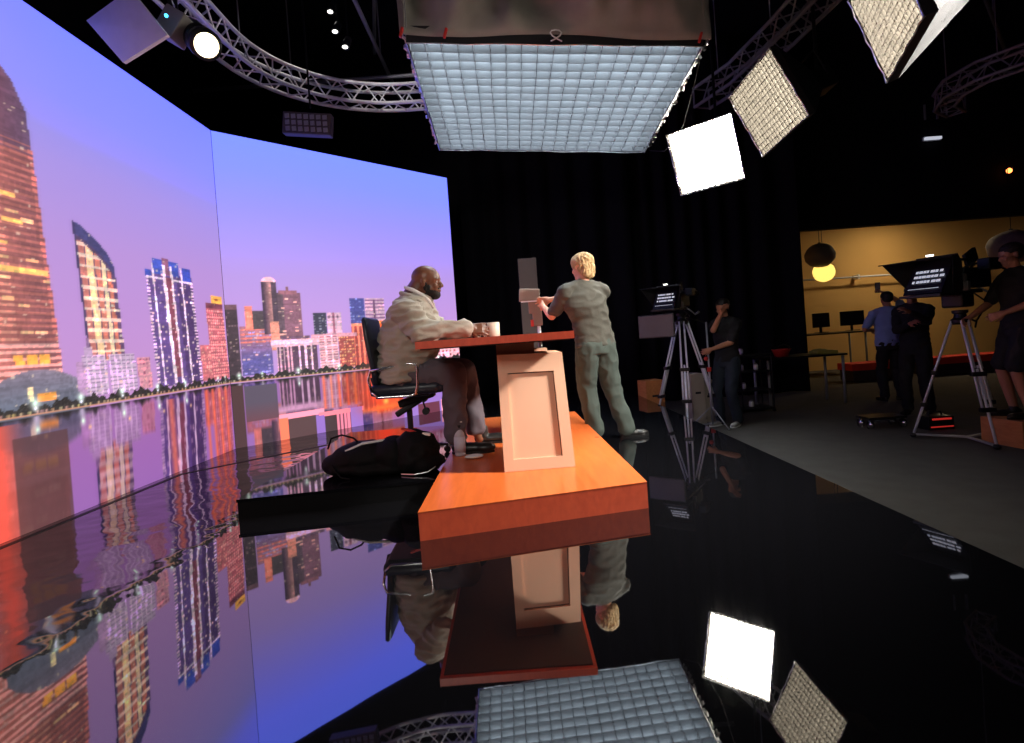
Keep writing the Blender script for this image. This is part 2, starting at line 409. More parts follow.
# tall blue tower with bright ribs
k = L.m(4.945, 5.66, .82, 1.90); L.fill(k, (104,76,142)); L.fill(k & (L.u > 5.40), (84,58,112))
L.rect(5.06, 5.45, 1.88, 2.02, (66,86,190)); L.rect(4.945, 5.03, 1.84, 1.91, (60,80,180)); L.rect(5.50, 5.64, 1.84, 1.98, (60,80,190)); L.rect(5.20,5.30,1.88,2.04,(150,90,120))
for u0, w in [(5.04,.022),(5.19,.045),(5.31,.03),(5.47,.025)]: L.rect(u0, u0+w, .84, 1.97, (255,236,246))
L.rect(4.95, 5.66, 1.83, 1.85, (255,236,250))
L.hstr(L.m(4.945, 4.985, .84, 1.86), .032, (255,226,244), .5); L.hstr(L.m(5.615, 5.66, .84, 1.86), .032, (255,226,244), .5)
L.rect(5.235, 5.31, .9, 1.86, (140,70,90)); L.cells(k, .038, .034, (255,222,226), .13, .7, .5)
L.rect(5.67, 5.86, .82, 1.2, (206,112,120)); L.cells(L.m(5.67,5.86,.82,1.2), .04, .04, (250,180,170), .35)
# pink gridded block
k = L.m(5.86, 6.2, .82, 1.66); L.fill(k, (198,98,112)); L.cells(k, .042, .034, (255,178,176), .93, .62, .55); L.rect(5.86,6.2,1.60,1.66,(128,66,82))
L.rect(5.98, 6.2, 1.66, 1.74, (255,196,84)); L.rect(6.05,6.12,1.69,1.72,(190,110,50))
def quay(C, segs, u1):
    k = (C.z > .755) & (C.z < .825+.02*np.sin(C.u*23)+.012*np.sin(C.u*71)); C.fill(k, (44,40,40)); C.speckle(k, .9)
    C.hstr((C.z > .752) & (C.z < .765), 1., (255,176,140), 1., .8)
    rr = random.Random(3)
    u = C.u[0, 0]
    while u < u1:
        C.dot(u, .775, .010, (255,rr.randint(180,240),rr.randint(130,200)), .014); u += rr.uniform(.035, .085)
    for u, r in segs: C.dot(u, .835, r, (240,255,246)); C.dot(u, .80, r*.5, (255,255,255), r*.5)
L.busy(SKY_L)
quay(L, [(3.66,.045),(4.05,.035),(4.48,.035),(4.93,.03),(5.35,.03),(5.95,.025),(3.2,.04),(2.6,.04),(6.1,.02)], 6.2)
L.water(.75, (.93,.80,.95), .88)
for u in (3.2, 3.66, 4.05, 4.48, 4.93, 5.35, 5.95): L.dot(u, .655, .035, (235,250,240), .022); L.dot(u+.06, .60, .02, (255,200,150), .014)
# red-orange water light below the great tower
w = np.exp(-((L.u-3.36)/.13)**2)[..., None]*(L.z < .72)[..., None]*.85; L.im = L.im*(1-w)+np.array((250,92,70))*w
w = (((L.u > 3.47) & (L.u < 3.90) & (L.z < .62))[..., None])*.75; L.im = L.im*(1-w)+np.array((92,56,58))*w
w = np.exp(-((L.u-5.1)/.05)**2)[..., None]*(L.z < .7)[..., None]*.7; L.im = L.im*(1-w)+np.array((255,120,90))*w
for u in (5.70, 5.82, 5.95, 6.08): 
    w = np.exp(-((L.u-u)/.03)**2)[..., None]*(L.z < .73)[..., None]*.7; L.im = L.im*(1-w)+np.array((255,110,70))*w

Rc = Canvas(0, 3.42, .0, 3.65, .0105, .0095)
Rc.sky([(0, (206,160,224)), (.9, (206,158,226)), (1.5, (202,158,232)), (2.2, (186,156,238)), (2.8, (160,154,248)), (3.25, (142,156,255)), (3.65, (134,158,255))])
SKY_R = Rc.im.copy()
# dark flank of the pink block turning the corner
k = Rc.m(0, .135, .82, 1.62); Rc.fill(k, (74,58,70)); Rc.rect(0, .13, 1.60, 1.66, (120,84,96)); Rc.cells(k, .03, .05, (130,100,110), .2)
# stepped red and blue block
k = Rc.m(.14, .50, .82, 1.40); Rc.grad(k, (104,96,170), (190,120,140), 'z', 1.0, 1.3); Rc.hstr(k & (Rc.z > 1.2), .05, (232,132,120), .4); Rc.cells(k, .04, .04, (180,160,220), .25, .8, .4); Rc.cells(k, .05, .05, (255,210,210), .08, .7, .4)
k = Rc.m(.22, .30, 1.36, 1.64); Rc.fill(k, (250,150,130)); Rc.rect(.30, .46, 1.36, 1.58, (86,74,82))
# round tower
k = Rc.m(.43, .60, 1.3, 1.94); Rc.grad(k, (70,52,76), (214,150,150), 'u', .44, .53); Rc.fill(k & (Rc.u > .545), (90,70,90))
dd = ((Rc.u-.515)/.085)**2+((Rc.z-1.94)/.05)**2; Rc.fill((dd < 1) & (Rc.z > 1.93), (250,206,220))
Rc.rect(.50, .60, 1.1, 1.45, (246,166,146))
# big grey-red tower
k = Rc.m(.60, .90, 1.2, 1.80); Rc.fill(k, (150,100,122)); Rc.fill(k & (Rc.u < .68), (108,84,100)); Rc.cells(k, .05, .04, (255,200,190), .12, .8, .4); Rc.rect(.62,.86,1.78,1.83,(176,112,128)); Rc.rect(.72,.75,1.83,1.88,(150,100,110))
k = Rc.m(.60, .98, 1.10, 1.26); Rc.fill(k, (120,84,112)); Rc.cells(k, .03, .04, (255,200,190), .2)
# dark and white twin block
k = Rc.m(1.04, 1.22, 1.2, 1.54); Rc.fill(k, (62,60,84)); Rc.cells(k, .04, .035, (150,150,170), .4, .6, .4)
k = Rc.m(1.23, 1.43, 1.2, 1.54); Rc.fill(k, (238,196,220)); Rc.rect(1.31,1.34,1.2,1.54,(190,110,140))
for u in (1.26, 1.32, 1.38): Rc.dot(u, 1.49, .02, (90,50,80))
# blue and white tower
k = Rc.m(1.57, 1.79, 1.35, 1.73); Rc.fill(k, (84,84,160)); Rc.cells(k, .05, .04, (140,150,220), .3, .7, .5)
k = Rc.m(1.80, 2.10, 1.33, 1.73); Rc.fill(k, (232,190,216)); Rc.hstr(k, .05, (150,100,150), .35); Rc.rect(1.93,1.96,1.35,1.72,(120,80,120)); 
k = Rc.m(1.57, 1.86, .80, 1.38); Rc.fill(k, (176,70,70)); Rc.vstr(k, .075, (255,150,120), .4, 1.58); Rc.rect(1.57,1.86,1.35,1.39,(255,170,130))
k = Rc.m(1.86, 2.5, .80, 1.42); Rc.fill(k, (236,96,50)); Rc.vstr(k, .11, (255,140,70), .4); Rc.cells(k, .06, .06, (255,220,120), .3); Rc.dot(2.15,1.3,.09,(255,190,90))
# white colonnade with flat roof
k = Rc.m(.55, 1.07, .80, 1.17); Rc.fill(k, (96,66,92)); Rc.vstr(Rc.m(.55, .76, .80, 1.17), .045, (240,190,216), .45); Rc.vstr(Rc.m(.76, 1.07, .80, 1.17), .082, (255,222,240), .28)
Rc.rect(.49, 1.10, 1.14, 1.22, (252,206,226))
# striped white block and red offices
Rc.rect(1.0, 1.64, 1.22, 1.27, (232,166,186))
k = Rc.m(1.10, 1.36, .80, 1.25); Rc.fill(k, (244,200,216)); Rc.hstr(k, .034, (190,110,130), .4); Rc.vstr(k, .09, (250,214,226), .3)
k = Rc.m(1.37, 1.60, .80, 1.22); Rc.fill(k, (186,84,84)); Rc.cells(k, .04, .04, (255,190,130), .5, .7, .5)
# low white houses further right
Rc.rect(2.5, 3.42, .80, 1.02, (206,130,150))
k = Rc.m(2.85, 3.42, .78, .985); Rc.fill(k, (250,206,220)); Rc.cells(k, .075, .06, (170,70,90), .8, .5, .5)
Rc.busy(SKY_R)
quay(Rc, [(.10,.03),(.36,.022),(.80,.035),(1.35,.03),(1.9,.03),(2.4,.03),(3.0,.03)], 3.42)
Rc.water(.75, (.92,.80,.92), .86)
for u in (.10, .36, .80, 1.35, 1.9, 2.4): Rc.dot(u, .665, .035, (240,250,245), .018)
# violet sky and lit blocks mirrored in the river
w = ((Rc.u > 1.06) & (Rc.u < 1.56) & (Rc.z > .22) & (Rc.z < .72))
for u0, du, c in [(1.12,.05,(255,120,90)),(1.22,.04,(255,150,120)),(1.33,.05,(255,110,80)),(1.45,.05,(240,90,60)),(1.56,.05,(230,110,60))]:
    g = np.exp(-((Rc.u-u0)/(du*.45))**2)[..., None]*((Rc.z > .30) & (Rc.z < .73))[..., None]*.8; Rc.im = Rc.im*(1-g)+np.array(c)*g
k = Rc.m(.0, .13, 0, .72); Rc.fill(k, (84,56,60))
k = Rc.m(.14, .52, .28, .70); Rc.grad(k, (120,72,84), (96,84,104), 'z', .25, .5)
Rc.fill(Rc.m(.52, 1.10, .24, .31), (255,176,206)); Rc.fill(Rc.m(1.02, 1.66, .20, .26), (250,150,170))
k = Rc.m(.52, .62, .0, .26); Rc.fill(k, (255,140,104)); k = Rc.m(.62, .98, .0, .24); Rc.fill(k, (96,66,70)); k = Rc.m(.98, 1.10, .0, .22); Rc.fill(k, (164,120,214)); k = Rc.m(1.10, 1.26, .0, .2); Rc.fill(k, (76,54,60))
k = Rc.m(1.26, 1.46, .0, .2); Rc.fill(k, (244,150,180)); Rc.vstr(k, .05, (120,70,90), .3); k = Rc.m(1.46, 1.64, .0, .26); Rc.fill(k, (168,128,222))
w = np.exp(-((Rc.u-2.0)/.36)**2-((Rc.z-.42)/.3)**2)[..., None]; Rc.im = Rc.im*(1-w)+np.array((255,74,30))*w
Rc.dot(2.02,.28,.05,(255,200,90)); Rc.dot(2.0,.2,.04,(255,120,50),.3)
k = Rc.m(2.3, 3.42, .0, .36); Rc.fill(k, (170,128,216)); k = Rc.m(2.55, 2.95, .0, .16); Rc.fill(k, (120,60,80)); k = Rc.m(2.98, 3.3, .0, .18); Rc.fill(k, (252,190,214)); Rc.vstr(k, .07, (160,80,110), .4)

def led_drive(a):
    # the diodes are driven past what the exposure holds: strong blue of the sky, bright windows
    a = a.copy(); hot = np.clip((a-np.array((.75,.75,.84)))/np.array((.25,.25,.16)), 0, 1); a *= 1+hot*np.array((.5, .5, 1.0)); return a
def led_mat():
    m = bpy.data.materials.new('led_tiles'); m.use_nodes = True; nt = m.node_tree; b = nt.nodes['Principled BSDF']
    b.inputs['Base Color'].default_value = (.01,.01,.01,1); b.inputs['Roughness'].default_value = .6
    at = nt.nodes.new('ShaderNodeVertexColor'); at.layer_name = 'picture'
    nt.links.new(at.outputs['Color'], b.inputs['Emission Color']); b.inputs['Emission Strength'].default_value = 1.0
    m.cycles.emission_sampling = 'AUTO'
    return m
M['led'] = led_mat()
M['led_back'] = mat('led_cabinet', (.01,.01,.012), .6)
def led_panel(C, org, ang, label, flip=False):
    root = thing('led_video_wall', label, 'screen', org, ang, 'video wall sections')
    nz, nu = C.nz, C.nu
    co = np.zeros((nz, nu, 3)); co[..., 0] = getattr(C, 'ugeo', C.u); co[..., 2] = C.z
    me = bpy.data.meshes.new('display')
    idx = np.arange(nz*nu).reshape(nz, nu)
    q = np.stack([idx[:-1, :-1], idx[:-1, 1:], idx[1:, 1:], idx[1:, :-1]], -1).reshape(-1, 4)
    me.from_pydata(co.reshape(-1, 3).tolist(), [], q.tolist())
    a = me.color_attributes.new('picture', 'FLOAT_COLOR', 'POINT')
    rgba = np.ones((nz*nu, 4)); rgba[:, :3] = led_drive(to_lin(C.im)).reshape(-1, 3); a.data.foreach_set('color', rgba.ravel())
    me.materials.append(M['led']); o = bpy.data.objects.new('display', me); COL.objects.link(o); o.parent = root
    ug = getattr(C, 'ugeo', C.u); u0, u1 = ug[0, 0], ug[0, -1]
    box_between((u0, .006, 0.0), (u1, .10, 3.655)).build('cabinet_frame', 'led_back', root)
    return root
# local +x runs along the wall away from the camera, picture faces local -y
led_panel(L, (-3.24, 0, .0), PI/2, 'tall glowing video wall section at far left showing the big curved tower at dusk')
led_panel(Rc, (-3.24, 6.2, .0), PI/4, 'glowing video wall section right of the corner, behind the seated person')

# ------------------------------------------------------------------ stage pieces
r = thing('stage_riser', 'low orange laminate riser under the desk with a sharp front corner', 'riser', (.1, 4.6, 0))
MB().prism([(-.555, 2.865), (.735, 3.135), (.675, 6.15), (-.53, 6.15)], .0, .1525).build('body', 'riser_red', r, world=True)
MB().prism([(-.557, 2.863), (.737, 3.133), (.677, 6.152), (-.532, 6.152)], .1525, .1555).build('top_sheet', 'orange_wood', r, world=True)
box_between((.655, 4.55, .1558), (.69, 4.56, .158)).build('cable_gap', 'black_metal', r, world=True)
r = thing('stage_riser', 'low glossy black riser that the office chair stands on', 'riser', (-1.2, 4.6, 0))
MB().prism([(-1.845, 3.50), (-.70, 3.66), (-.56, 3.66), (-.56, 6.0), (-1.845, 6.0)], .0, .105).build('body', 'stage_side', r, world=True)
MB().prism([(-1.85, 3.495), (-.70, 3.655), (-.56, 3.655), (-.56, 6.005), (-1.85, 6.005)], .105, .125).build('gloss_top', 'gloss_black', r, world=True)

# news desk seen end-on
dk = thing('news_desk', 'red topped desk with beige panelled pedestal standing on the orange riser', 'desk', (-.05, 4.4, .1555))
MB().prism([(-.582, 3.30), (.393, 3.30), (.40, 5.7), (-.582, 5.7)], 1.018, 1.064).build('desktop', 'desk_red', dk, world=True)
MB().prism([(-.56, 3.33), (.37, 3.33), (.38, 5.67), (-.56, 5.67)], 1.010, 1.0178).build('underside_panel', 'brown_dark', dk, world=True)
def pedestal(y0, y1, detail):
    # tapered box, slightly narrower at the top
    mb = MB(); b = [(-.10, y0, .156), (.375, y0+.02, .156), (.375, y1, .156), (-.10, y1, .156)]
    t = [(-.098, y0+.07, .935), (.345, y0+.09, .925), (.345, y1, .925), (-.098, y1, .935)]
    mb.hull(b+t); p = mb.build('pedestal', 'desk_panel', dk, world=True)
    if detail:
        # recessed shaker panel: four raised stiles
        def P(u, v, o=0.):
            a = V(b[0]).lerp(V(b[1]), u); c = V(t[0]).lerp(V(t[1]), u); q = a.lerp(c, v); n = (V(b[1])-V(b[0])).cross(V(t[0])-V(b[0])).normalized()
            return q+n*o
        def fr(u0, u1, v0, v1):
            mb = MB(); q = [P(u0, v0), P(u1, v0), P(u1, v1), P(u0, v1)]; n = (V(b[1])-V(b[0])).cross(V(t[0])-V(b[0])).normalized()
            mb.slab([x+n*.0 for x in q], .014, n); return mb
        mb = MB()
        n = (V(b[1])-V(b[0])).cross(V(t[0])-V(b[0])).normalized()
        for (u0, u1, v0, v1) in [(0, .14, 0, 1), (.84, 1, 0, 1), (.14, .84, 0, .10), (.14, .84, .84, 1)]:
            mb.slab([P(u0, v0), P(u1, v0), P(u1, v1), P(u0, v1)], .016, n)
        mb.build('panel_frame', 'desk_panel', p, world=True)
        mb = MB()  # thin dark strips along the top and right inner edges of the frame
        for (u0, u1, v0, v1) in [(.145, .835, .831, .838), (.827, .835, .10, .838)]:
            mb.slab([P(u0, v0), P(u1, v0), P(u1, v1), P(u0, v1)], .003, n)
        mb.build('panel_edge_strips', 'brown_dark', p, world=True)
pedestal(3.60, 4.25, True); pedestal(5.05, 5.45, False)
box_between((-.10, 3.70, .93), (.16, 4.10, 1.016)).build('support_block', 'desk_brown', dk, world=True)
box_between((-.02, 5.10, .93), (.20, 5.40, 1.016)).build('support_block', 'desk_brown', dk, world=True)

mg = thing('mug', 'cream mug on the red desktop in front of the seated person', 'mug', (-.125, 4.22, 1.0645), 2.5)
MB().lathe([(.043, 0), (.047, .004), (.049, .04), (.050, .112), (.046, .112), (.045, .01), (0, .008)], seg=36).build('cup', 'mug', mg, smooth=True)
MB().tube([(.045*math.cos(-.6)*1.0+.0, .045*math.sin(-.6), .03), (.07, -.045, .03), (.082, -.054, .055), (.07, -.045, .085), (.04, -.028, .09)], .006).build('handle', 'mug', mg, smooth=True)

bt = thing('water_bottle', 'clear plastic bottle standing on the orange riser by the trouser leg', 'bottle', (-.452, 4.22, .156))
MB().lathe([(.040, 0), (.044, .01), (.044, .155), (.040, .175), (.024, .20), (.016, .21), (.016, .222), (0, .222)], seg=28).build('bottle_body', 'bottle', bt, smooth=True)
MB().lathe([(.0415, .03), (.0455, .03), (.0455, .15), (.0415, .15)], seg=28, close=False).build('label_band', mat('bottle_label', (.62,.58,.66), .6), bt, smooth=True)
MB().lathe([(.018, .214), (.020, .216), (.020, .24), (0, .24)], seg=20).build('cap', 'black_metal', bt)
MB().tube([(.0, 0, .24), (.012, 0, .262), (.03, 0, .262)], .005).build('spout', 'white', bt)
pd = thing('powder_puff', 'small white oval pad lying on the orange riser by the bottle', 'pad', (-.335, 4.08, .156), .2)
mb = MB(); mb.ell((0, 0, .016), (.072, .045, .016)); mb.build('pad', 'white', pd, smooth=True)
MB().tube([(.07*math.cos(a), .044*math.sin(a), .016) for a in [2*PI*k/24 for k in range(24)]], .004, closed=True).build('rim_stitching', 'mug', pd, smooth=True)

# bags on the black riser
bg = thing('duffel_bag', 'slumped black duffel bag with white strap on the black riser', 'bag', (-1.0, 3.98, .125))
mb = MB(); mb.ell((-.12, .0, .115), (.26, .15, .125)); mb.ell((-.28, .02, .08), (.18, .13, .085)); mb.ell((.10, -.02, .125), (.17, .15, .135)); mb.ell((-.05, -.03, .05), (.36, .14, .052))
mb.blob('bag_body', 'bag', bg, .012, 3, .010, (5, 6, 7))
MB().tube([(-.30, -.05, .10), (-.24, -.09, .19), (-.12, -.08, .235), (.02, -.06, .245), (.12, -.02, .24)], .010).build('strap', 'white', bg, smooth=True)
MB().tube([(-.40, .0, .20), (-.36, -.03, .28), (-.28, -.03, .30), (-.2, -.02, .27), (-.16, -.02, .23)], .007).build('carry_handle', 'bag', bg, smooth=True)
MB().tube([(-.34, -.12, .10), (-.27, -.16, .02), (-.2, -.18, .006)], .006).build('hanging_strap', 'bag', bg)
bg = thing('backpack', 'rounded black backpack with red and white tag beside the orange riser', 'bag', (-.74, 3.93, .125))
mb = MB(); mb.ell((0, 0, .15), (.17, .13, .155)); mb.ell((.03, .0, .07), (.17, .14, .075)); mb.ell((-.02, -.05, .10), (.12, .10, .09))
mb.blob('bag_body', 'bag', bg, .012, 3, .012, (8, 8, 9))
MB().box((-.02, -.04, .305), (.14, .03, .014), Matrix.Rotation(.28, 3, 'Y')).build('red_tag', 'red', bg)
MB().box((.09, -.045, .275), (.055, .03, .018), Matrix.Rotation(.2, 3, 'Y')).build('white_tag', 'white', bg)
MB().tube([(-.1, -.1, .01), (0, -.145, .012), (.09, -.14, .02), (.15, -.11, .05)], .005).build('silver_zip', 'silver', bg)

# office chair
ch = thing('office_chair', 'black leather office chair with chrome arm loops on the black riser', 'chair', (-.87, 4.45, .125))
def W(mb, n, m, p, sm=False): return mb.build(n, m, p, sm, world=True)
mb = MB(); mb.box((-.845, 4.45, .705), (.56, .52, .095), bev=.04); mb.box((-.60, 4.45, .70), (.12, .50, .08), bev=.035); W(mb, 'seat', 'leather', ch, True)
mb = MB(); mb.loft([(V((-1.075, 4.45, .74)), V((0,.22,0)), V((.03,0,.0))), (V((-1.09, 4.45, .90)), V((0,.235,0)), V((.028,0,0))), (V((-1.12, 4.45, 1.12)), V((0,.235,0)), V((.028,0,.0))), (V((-1.135, 4.45, 1.27)), V((0,.22,0)), V((.027,0,0))), (V((-1.137, 4.45, 1.29)), V((0,.20,0)), V((.015,0,0)))], power=5); W(mb, 'backrest', 'leather', ch, True)
for y, nm in ((4.185, 'armrest'), (4.715, 'armrest')):
    mb = MB(); mb.tube([(-1.10, y, .70), (-1.12, y, .80), (-1.10, y, .865), (-1.0, y, .88), (-.80, y, .905), (-.745, y, .895), (-.735, y, .85), (-.745, y, .72), (-.76, y, .665), (-.80, y, .655), (-1.05, y, .655), (-1.10, y, .70)], .011); W(mb, nm, 'chrome', ch, True)
mb = MB(); mb.box((-.88, 4.45, .648), (.42, .40, .02), bev=.008); mb.tube([(-1.05, 4.45, .66), (-1.13, 4.45, .68), (-1.16, 4.45, .80)], .016); W(mb, 'seat_frame', 'chair_plastic', ch)
mb = MB(); mb.box((-.80, 4.45, .605), (.30, .14, .06), Matrix.Rotation(-.25, 3, 'Y'), .015); mb.box((-.86, 4.45, .545), (.26, .12, .05), Matrix.Rotation(-.5, 3, 'Y'), .015); mb.cyl((-.72, 4.28, .59), (-.72, 4.45, .59), .008); mb.cyl((-.70, 4.22, .52), (-.70, 4.27, .52), .028); mb.cyl((-.70, 4.245, .52), (-.73, 4.3, .60), .007); W(mb, 'tilt_mechanism', 'chair_plastic', ch)
mb = MB(); mb.cyl((-.87, 4.45, .23), (-.87, 4.45, .56), .024); mb.cyl((-.87, 4.45, .20), (-.87, 4.45, .34), .034); W(mb, 'gas_column', 'chair_plastic', ch)
base = MB()
for k in range(5):
    a = 2*PI*k/5+.3; d = V((math.cos(a), math.sin(a), 0)); c = V((-.87, 4.45, 0))
    base.hull([c+d*.03+V((0,0,.25))+d.cross(V((0,0,1)))*s*.03 for s in (-1,1)]+[c+d*.03+V((0,0,.205))+d.cross(V((0,0,1)))*s*.03 for s in (-1,1)]+[c+d*.30+V((0,0,.20))+d.cross(V((0,0,1)))*s*.016 for s in (-1,1)]+[c+d*.30+V((0,0,.185))+d.cross(V((0,0,1)))*s*.016 for s in (-1,1)])
W(base, 'star_base', 'chair_plastic', ch)
for k in range(5):
    a = 2*PI*k/5+.3; d = V((math.cos(a), math.sin(a), 0)); c = V((-.87, 4.45, 0))+d*.29; s = d.cross(V((0,0,1)))
    mb = MB()
    for q in (-1, 1): mb.cyl(c+s*q*.008+V((0,0,.152)), c+s*q*.024+V((0,0,.152)), .026, seg=16)
    mb.cyl(c+V((0,0,.15)), c+V((0,0,.195)), .007); W(mb, 'caster', 'chair_plastic', ch)

# ------------------------------------------------------------------ people
def head_parts(root, pos, yaw, pitch, s, skin_mb, hair=None, beard=False, eyes=True, hairmat='darkhair'):
    """adds a head to skin_mb (world coords); returns transform; s = head height in m (chin to crown)"""
    k = s/.23
    m = Matrix.Translation(V(pos)) @ Matrix.Rotation(yaw, 4, 'Z') @ Matrix.Rotation(-pitch, 4, 'Y') @ Matrix.Scale(k, 4)
    def T(p): return m @ V(p)
    R = (Matrix.Rotation(yaw, 3, 'Z') @ Matrix.Rotation(-pitch, 3, 'Y'))
    e = lambda c, r, rot=None: skin_mb.ell(T(c), [x*k for x in r], R if rot is None else R @ rot)
    e((-.012, 0, .035), (.096, .077, .080))             # cranium
    e((.030, 0, .022), (.062, .066, .070))              # forehead
    e((.035, 0, -.045), (.052, .056, .062))             # face
    e((.052, 0, -.088), (.036, .036, .026))             # chin
    e((.010, .0, -.062), (.055, .058, .036))            # jaw
    e((.078, 0, .018), (.016, .050, .010))              # brow
    skin_mb.cap(T((.088, 0, .004)), T((.104, 0, -.026)), .009*k, .013*k)   # nose bridge / tip
    for q in (-1, 1): skin_mb.ell(T((.096, q*.012, -.030)), .009*k)
    e((.086, 0, -.054), (.012, .024, .006)); e((.084, 0, -.064), (.012, .021, .007))  # lips
    for q in (-1, 1):
        e((.064, q*.036, -.028), (.022, .020, .018))    # cheek
        e((-.004, q*.077, -.010), (.017, .008, .029), Matrix.Rotation(q*.3, 3, 'Z'))   # ear
        e((-.010, q*.084, .002), (.010, .006, .016), Matrix.Rotation(q*.4, 3, 'Z'))
    return m, R, k
def eyes(root, m, k):
    for q in (-1, 1):
        mb = MB(); mb.ell(m @ V((.0745, q*.029, .001)), .0098*k, seg=14); mb.build('eye', 'eye', root, True, world=True)
        mb = MB(); mb.ell(m @ V((.0815, q*.0292, .001)), .0045*k, seg=10); mb.build('iris', 'beard', root.children[-1] if False else root, True, world=True)

def hand(mb, wrist, direction, palm_n, s=1., curl=.4, side=1, spread=.12):
    """wrist, pointing direction, palm normal; five fingers with bends, thumb from the palm side"""
    d = V(direction).normalized(); n = V(palm_n); n = (n-d*n.dot(d)).normalized(); x = d.cross(n)*side
    w = V(wrist)
    mb.cap(w-d*.02*s, w+d*.02*s, .026*s, .028*s, 12)
    for i in range(4):  # palm
        o = x*((i-1.5)*.020*s)
        mb.cap(w+d*.015*s+o*.7, w+d*.082*s+o, .0155*s, .0125*s, 10)
    L = [.036, .042, .039, .030]
    for i in range(4):
        o = x*((i-1.5)*.0215*s); base = w+d*(.086-.006*abs(i-1.3))*s+o
        dd = (d+x*(i-1.5)*spread).normalized(); p = base; a = curl*.6
        for j, (ll, rr) in enumerate([(L[i]*1.05, .0095), (L[i]*.68, .0086), (L[i]*.52, .0076)]):
            dirj = (dd*math.cos(a)+n*math.sin(a)).normalized(); q = p+dirj*ll*s
            mb.cap(p, q, rr*s, rr*.93*s, 10); p = q; a += curl*(1.1 if j == 0 else .8)
    p = w+d*.022*s-x*.028*s; td = (d*.62-x*.62+n*.35).normalized()
    q = p+td*.040*s; mb.cap(p, q, .014*s, .0115*s, 10); td2 = (d*.9-x*.15+n*.45).normalized(); r2 = q+td2*.032*s; mb.cap(q, r2, .0112*s, .0098*s, 10)
    mb.cap(r2, r2+(td2+n*.3).normalized()*.022*s, .0096*s, .0082*s, 10)

def shoe(root, heel, toe, m, s=1., sole='black_metal', ankle=None):
    h, t = V(heel), V(toe); d = (t-h); d.z = 0; Ln = d.length; d.normalize(); x = V((-d.y, d.x, 0)); mb = MB()
    z = V((0,0,1))
    mb.ell(h+d*.045+z*.045*s, (.048*s,.040*s,.046*s), Matrix.Rotation(math.atan2(d.y, d.x), 3, 'Z'))
    mb.ell(h+d*(Ln*.5)+z*.036*s, (Ln*.46,.041*s,.036*s), Matrix.Rotation(math.atan2(d.y, d.x), 3, 'Z'))
    mb.ell(t-d*.075+z*.034*s, (.082*s,.049*s,.034*s), Matrix.Rotation(math.atan2(d.y, d.x), 3, 'Z'))
    mb.cap(h+d*.065+z*.06*s, h+d*.07+z*.105*s, .044*s, .040*s)
    for v in mb.bm.verts: v.co.z = max(v.co.z, h.z+.004)
    mb.blob('shoe', m, root, .008, 2, world=True)
    sh = [o for o in bpy.data.objects if o.parent == root and o.name.startswith('shoe')][-1]
    sb = MB(); rings = []
    for zz in (0, .018):
        rings.append([sb.bm.verts.new(h+d*(Ln*(.5+.52*math.cos(a)))+x*(.047*s*math.sin(a)*(1+.12*math.cos(a)))+z*(zz+.0005)) for a in [2*PI*i/28 for i in range(28)]])
    for i in range(28): sb.bm.faces.new((rings[0][i], rings[0][(i+1) % 28], rings[1][(i+1) % 28], rings[1][i]))
    sb.bm.faces.new(rings[0][::-1]); sb.bm.faces.new(rings[1]); sb.toloc(root); sb.build('sole', sole, sh)

# ---- seated person
sp = thing('person', 'bald bearded person in a light grey suit jacket sitting at the desk', 'person', (-.85, 4.45, .72))
X, Y, Z = V((1,0,0)), V((0,1,0)), V((0,0,1))
skin = MB()
hm, hR, hk = head_parts(sp, (-.645, 4.42, 1.548), -.12, -.05, .275, skin)
skin.chain([(-.80, 4.44, 1.38), (-.75, 4.44, 1.46), (-.705, 4.43, 1.53)], [.105, .092, .082])
skin.ell(hm @ V((-.062, 0, -.035)), (.050, .062, .055))   # thick nape
skin.loft([(V((-.87,4.45,.76)), Y*.20, X*.14), (V((-.86,4.45,1.0)), Y*.20, X*.17), (V((-.82,4.45,1.25)), Y*.22, X*.15), (V((-.79,4.45,1.38)), Y*.20, X*.10)])
near = [(-.79, 4.17, 1.30), (-.68, 4.08, 1.145), (-.345, 4.15, 1.145)]
far = [(-.77, 4.73, 1.31), (-.62, 4.80, 1.135), (-.38, 4.62, 1.118)]
for A in (near, far): skin.chain(A, [.06, .05, .034])
hand(skin, (-.305, 4.155, 1.140), (1, .10, -.06), (.1, .9, -.35), 1.15, .5, 1)
hand(skin, (-.36, 4.61, 1.108), (1, -.35, 0), (.1, -.2, -1), 1.1, .4, -1)
for (h_, kn, an) in (((-.88, 4.33, .82), (-.47, 4.29, .79), (-.48, 4.29, .25)), ((-.88, 4.58, .82), (-.42, 4.62, .79), (-.34, 4.62, .26))):
    skin.chain([h_, kn, an, V(an)+V((.02,0,-.05))], [.09, .065, .042, .038])
body = skin.blob('body', 'skin_dark', sp, .0065, 3, world=True)
eyes(sp, hm, hk)
# beard and brow
mb = MB(); R = hR
for c, r_ in [((.056,0,-.086),(.037,.041,.033)), ((.028,0,-.070),(.058,.0605,.034)), ((.020,0,-.040),(.040,.0625,.030)), ((.084,0,-.046),(.012,.028,.007))]: mb.ell(hm @ V(c), [x*hk for x in r_], R)
for q in (-1,1): mb.ell(hm @ V((.004, q*.060, -.030)), [x*hk for x in (.014,.010,.034)], R)
mb.blob('beard', 'beard', sp, .005, 2, .0015, (90,90,90), world=True)
for q in (-1, 1):
    mb = MB(); mb.cap(hm @ V((.088, q*.014, .024)), hm @ V((.078, q*.046, .022)), .0042*hk, .003*hk); mb.build('eyebrow', 'beard', sp, True, world=True)
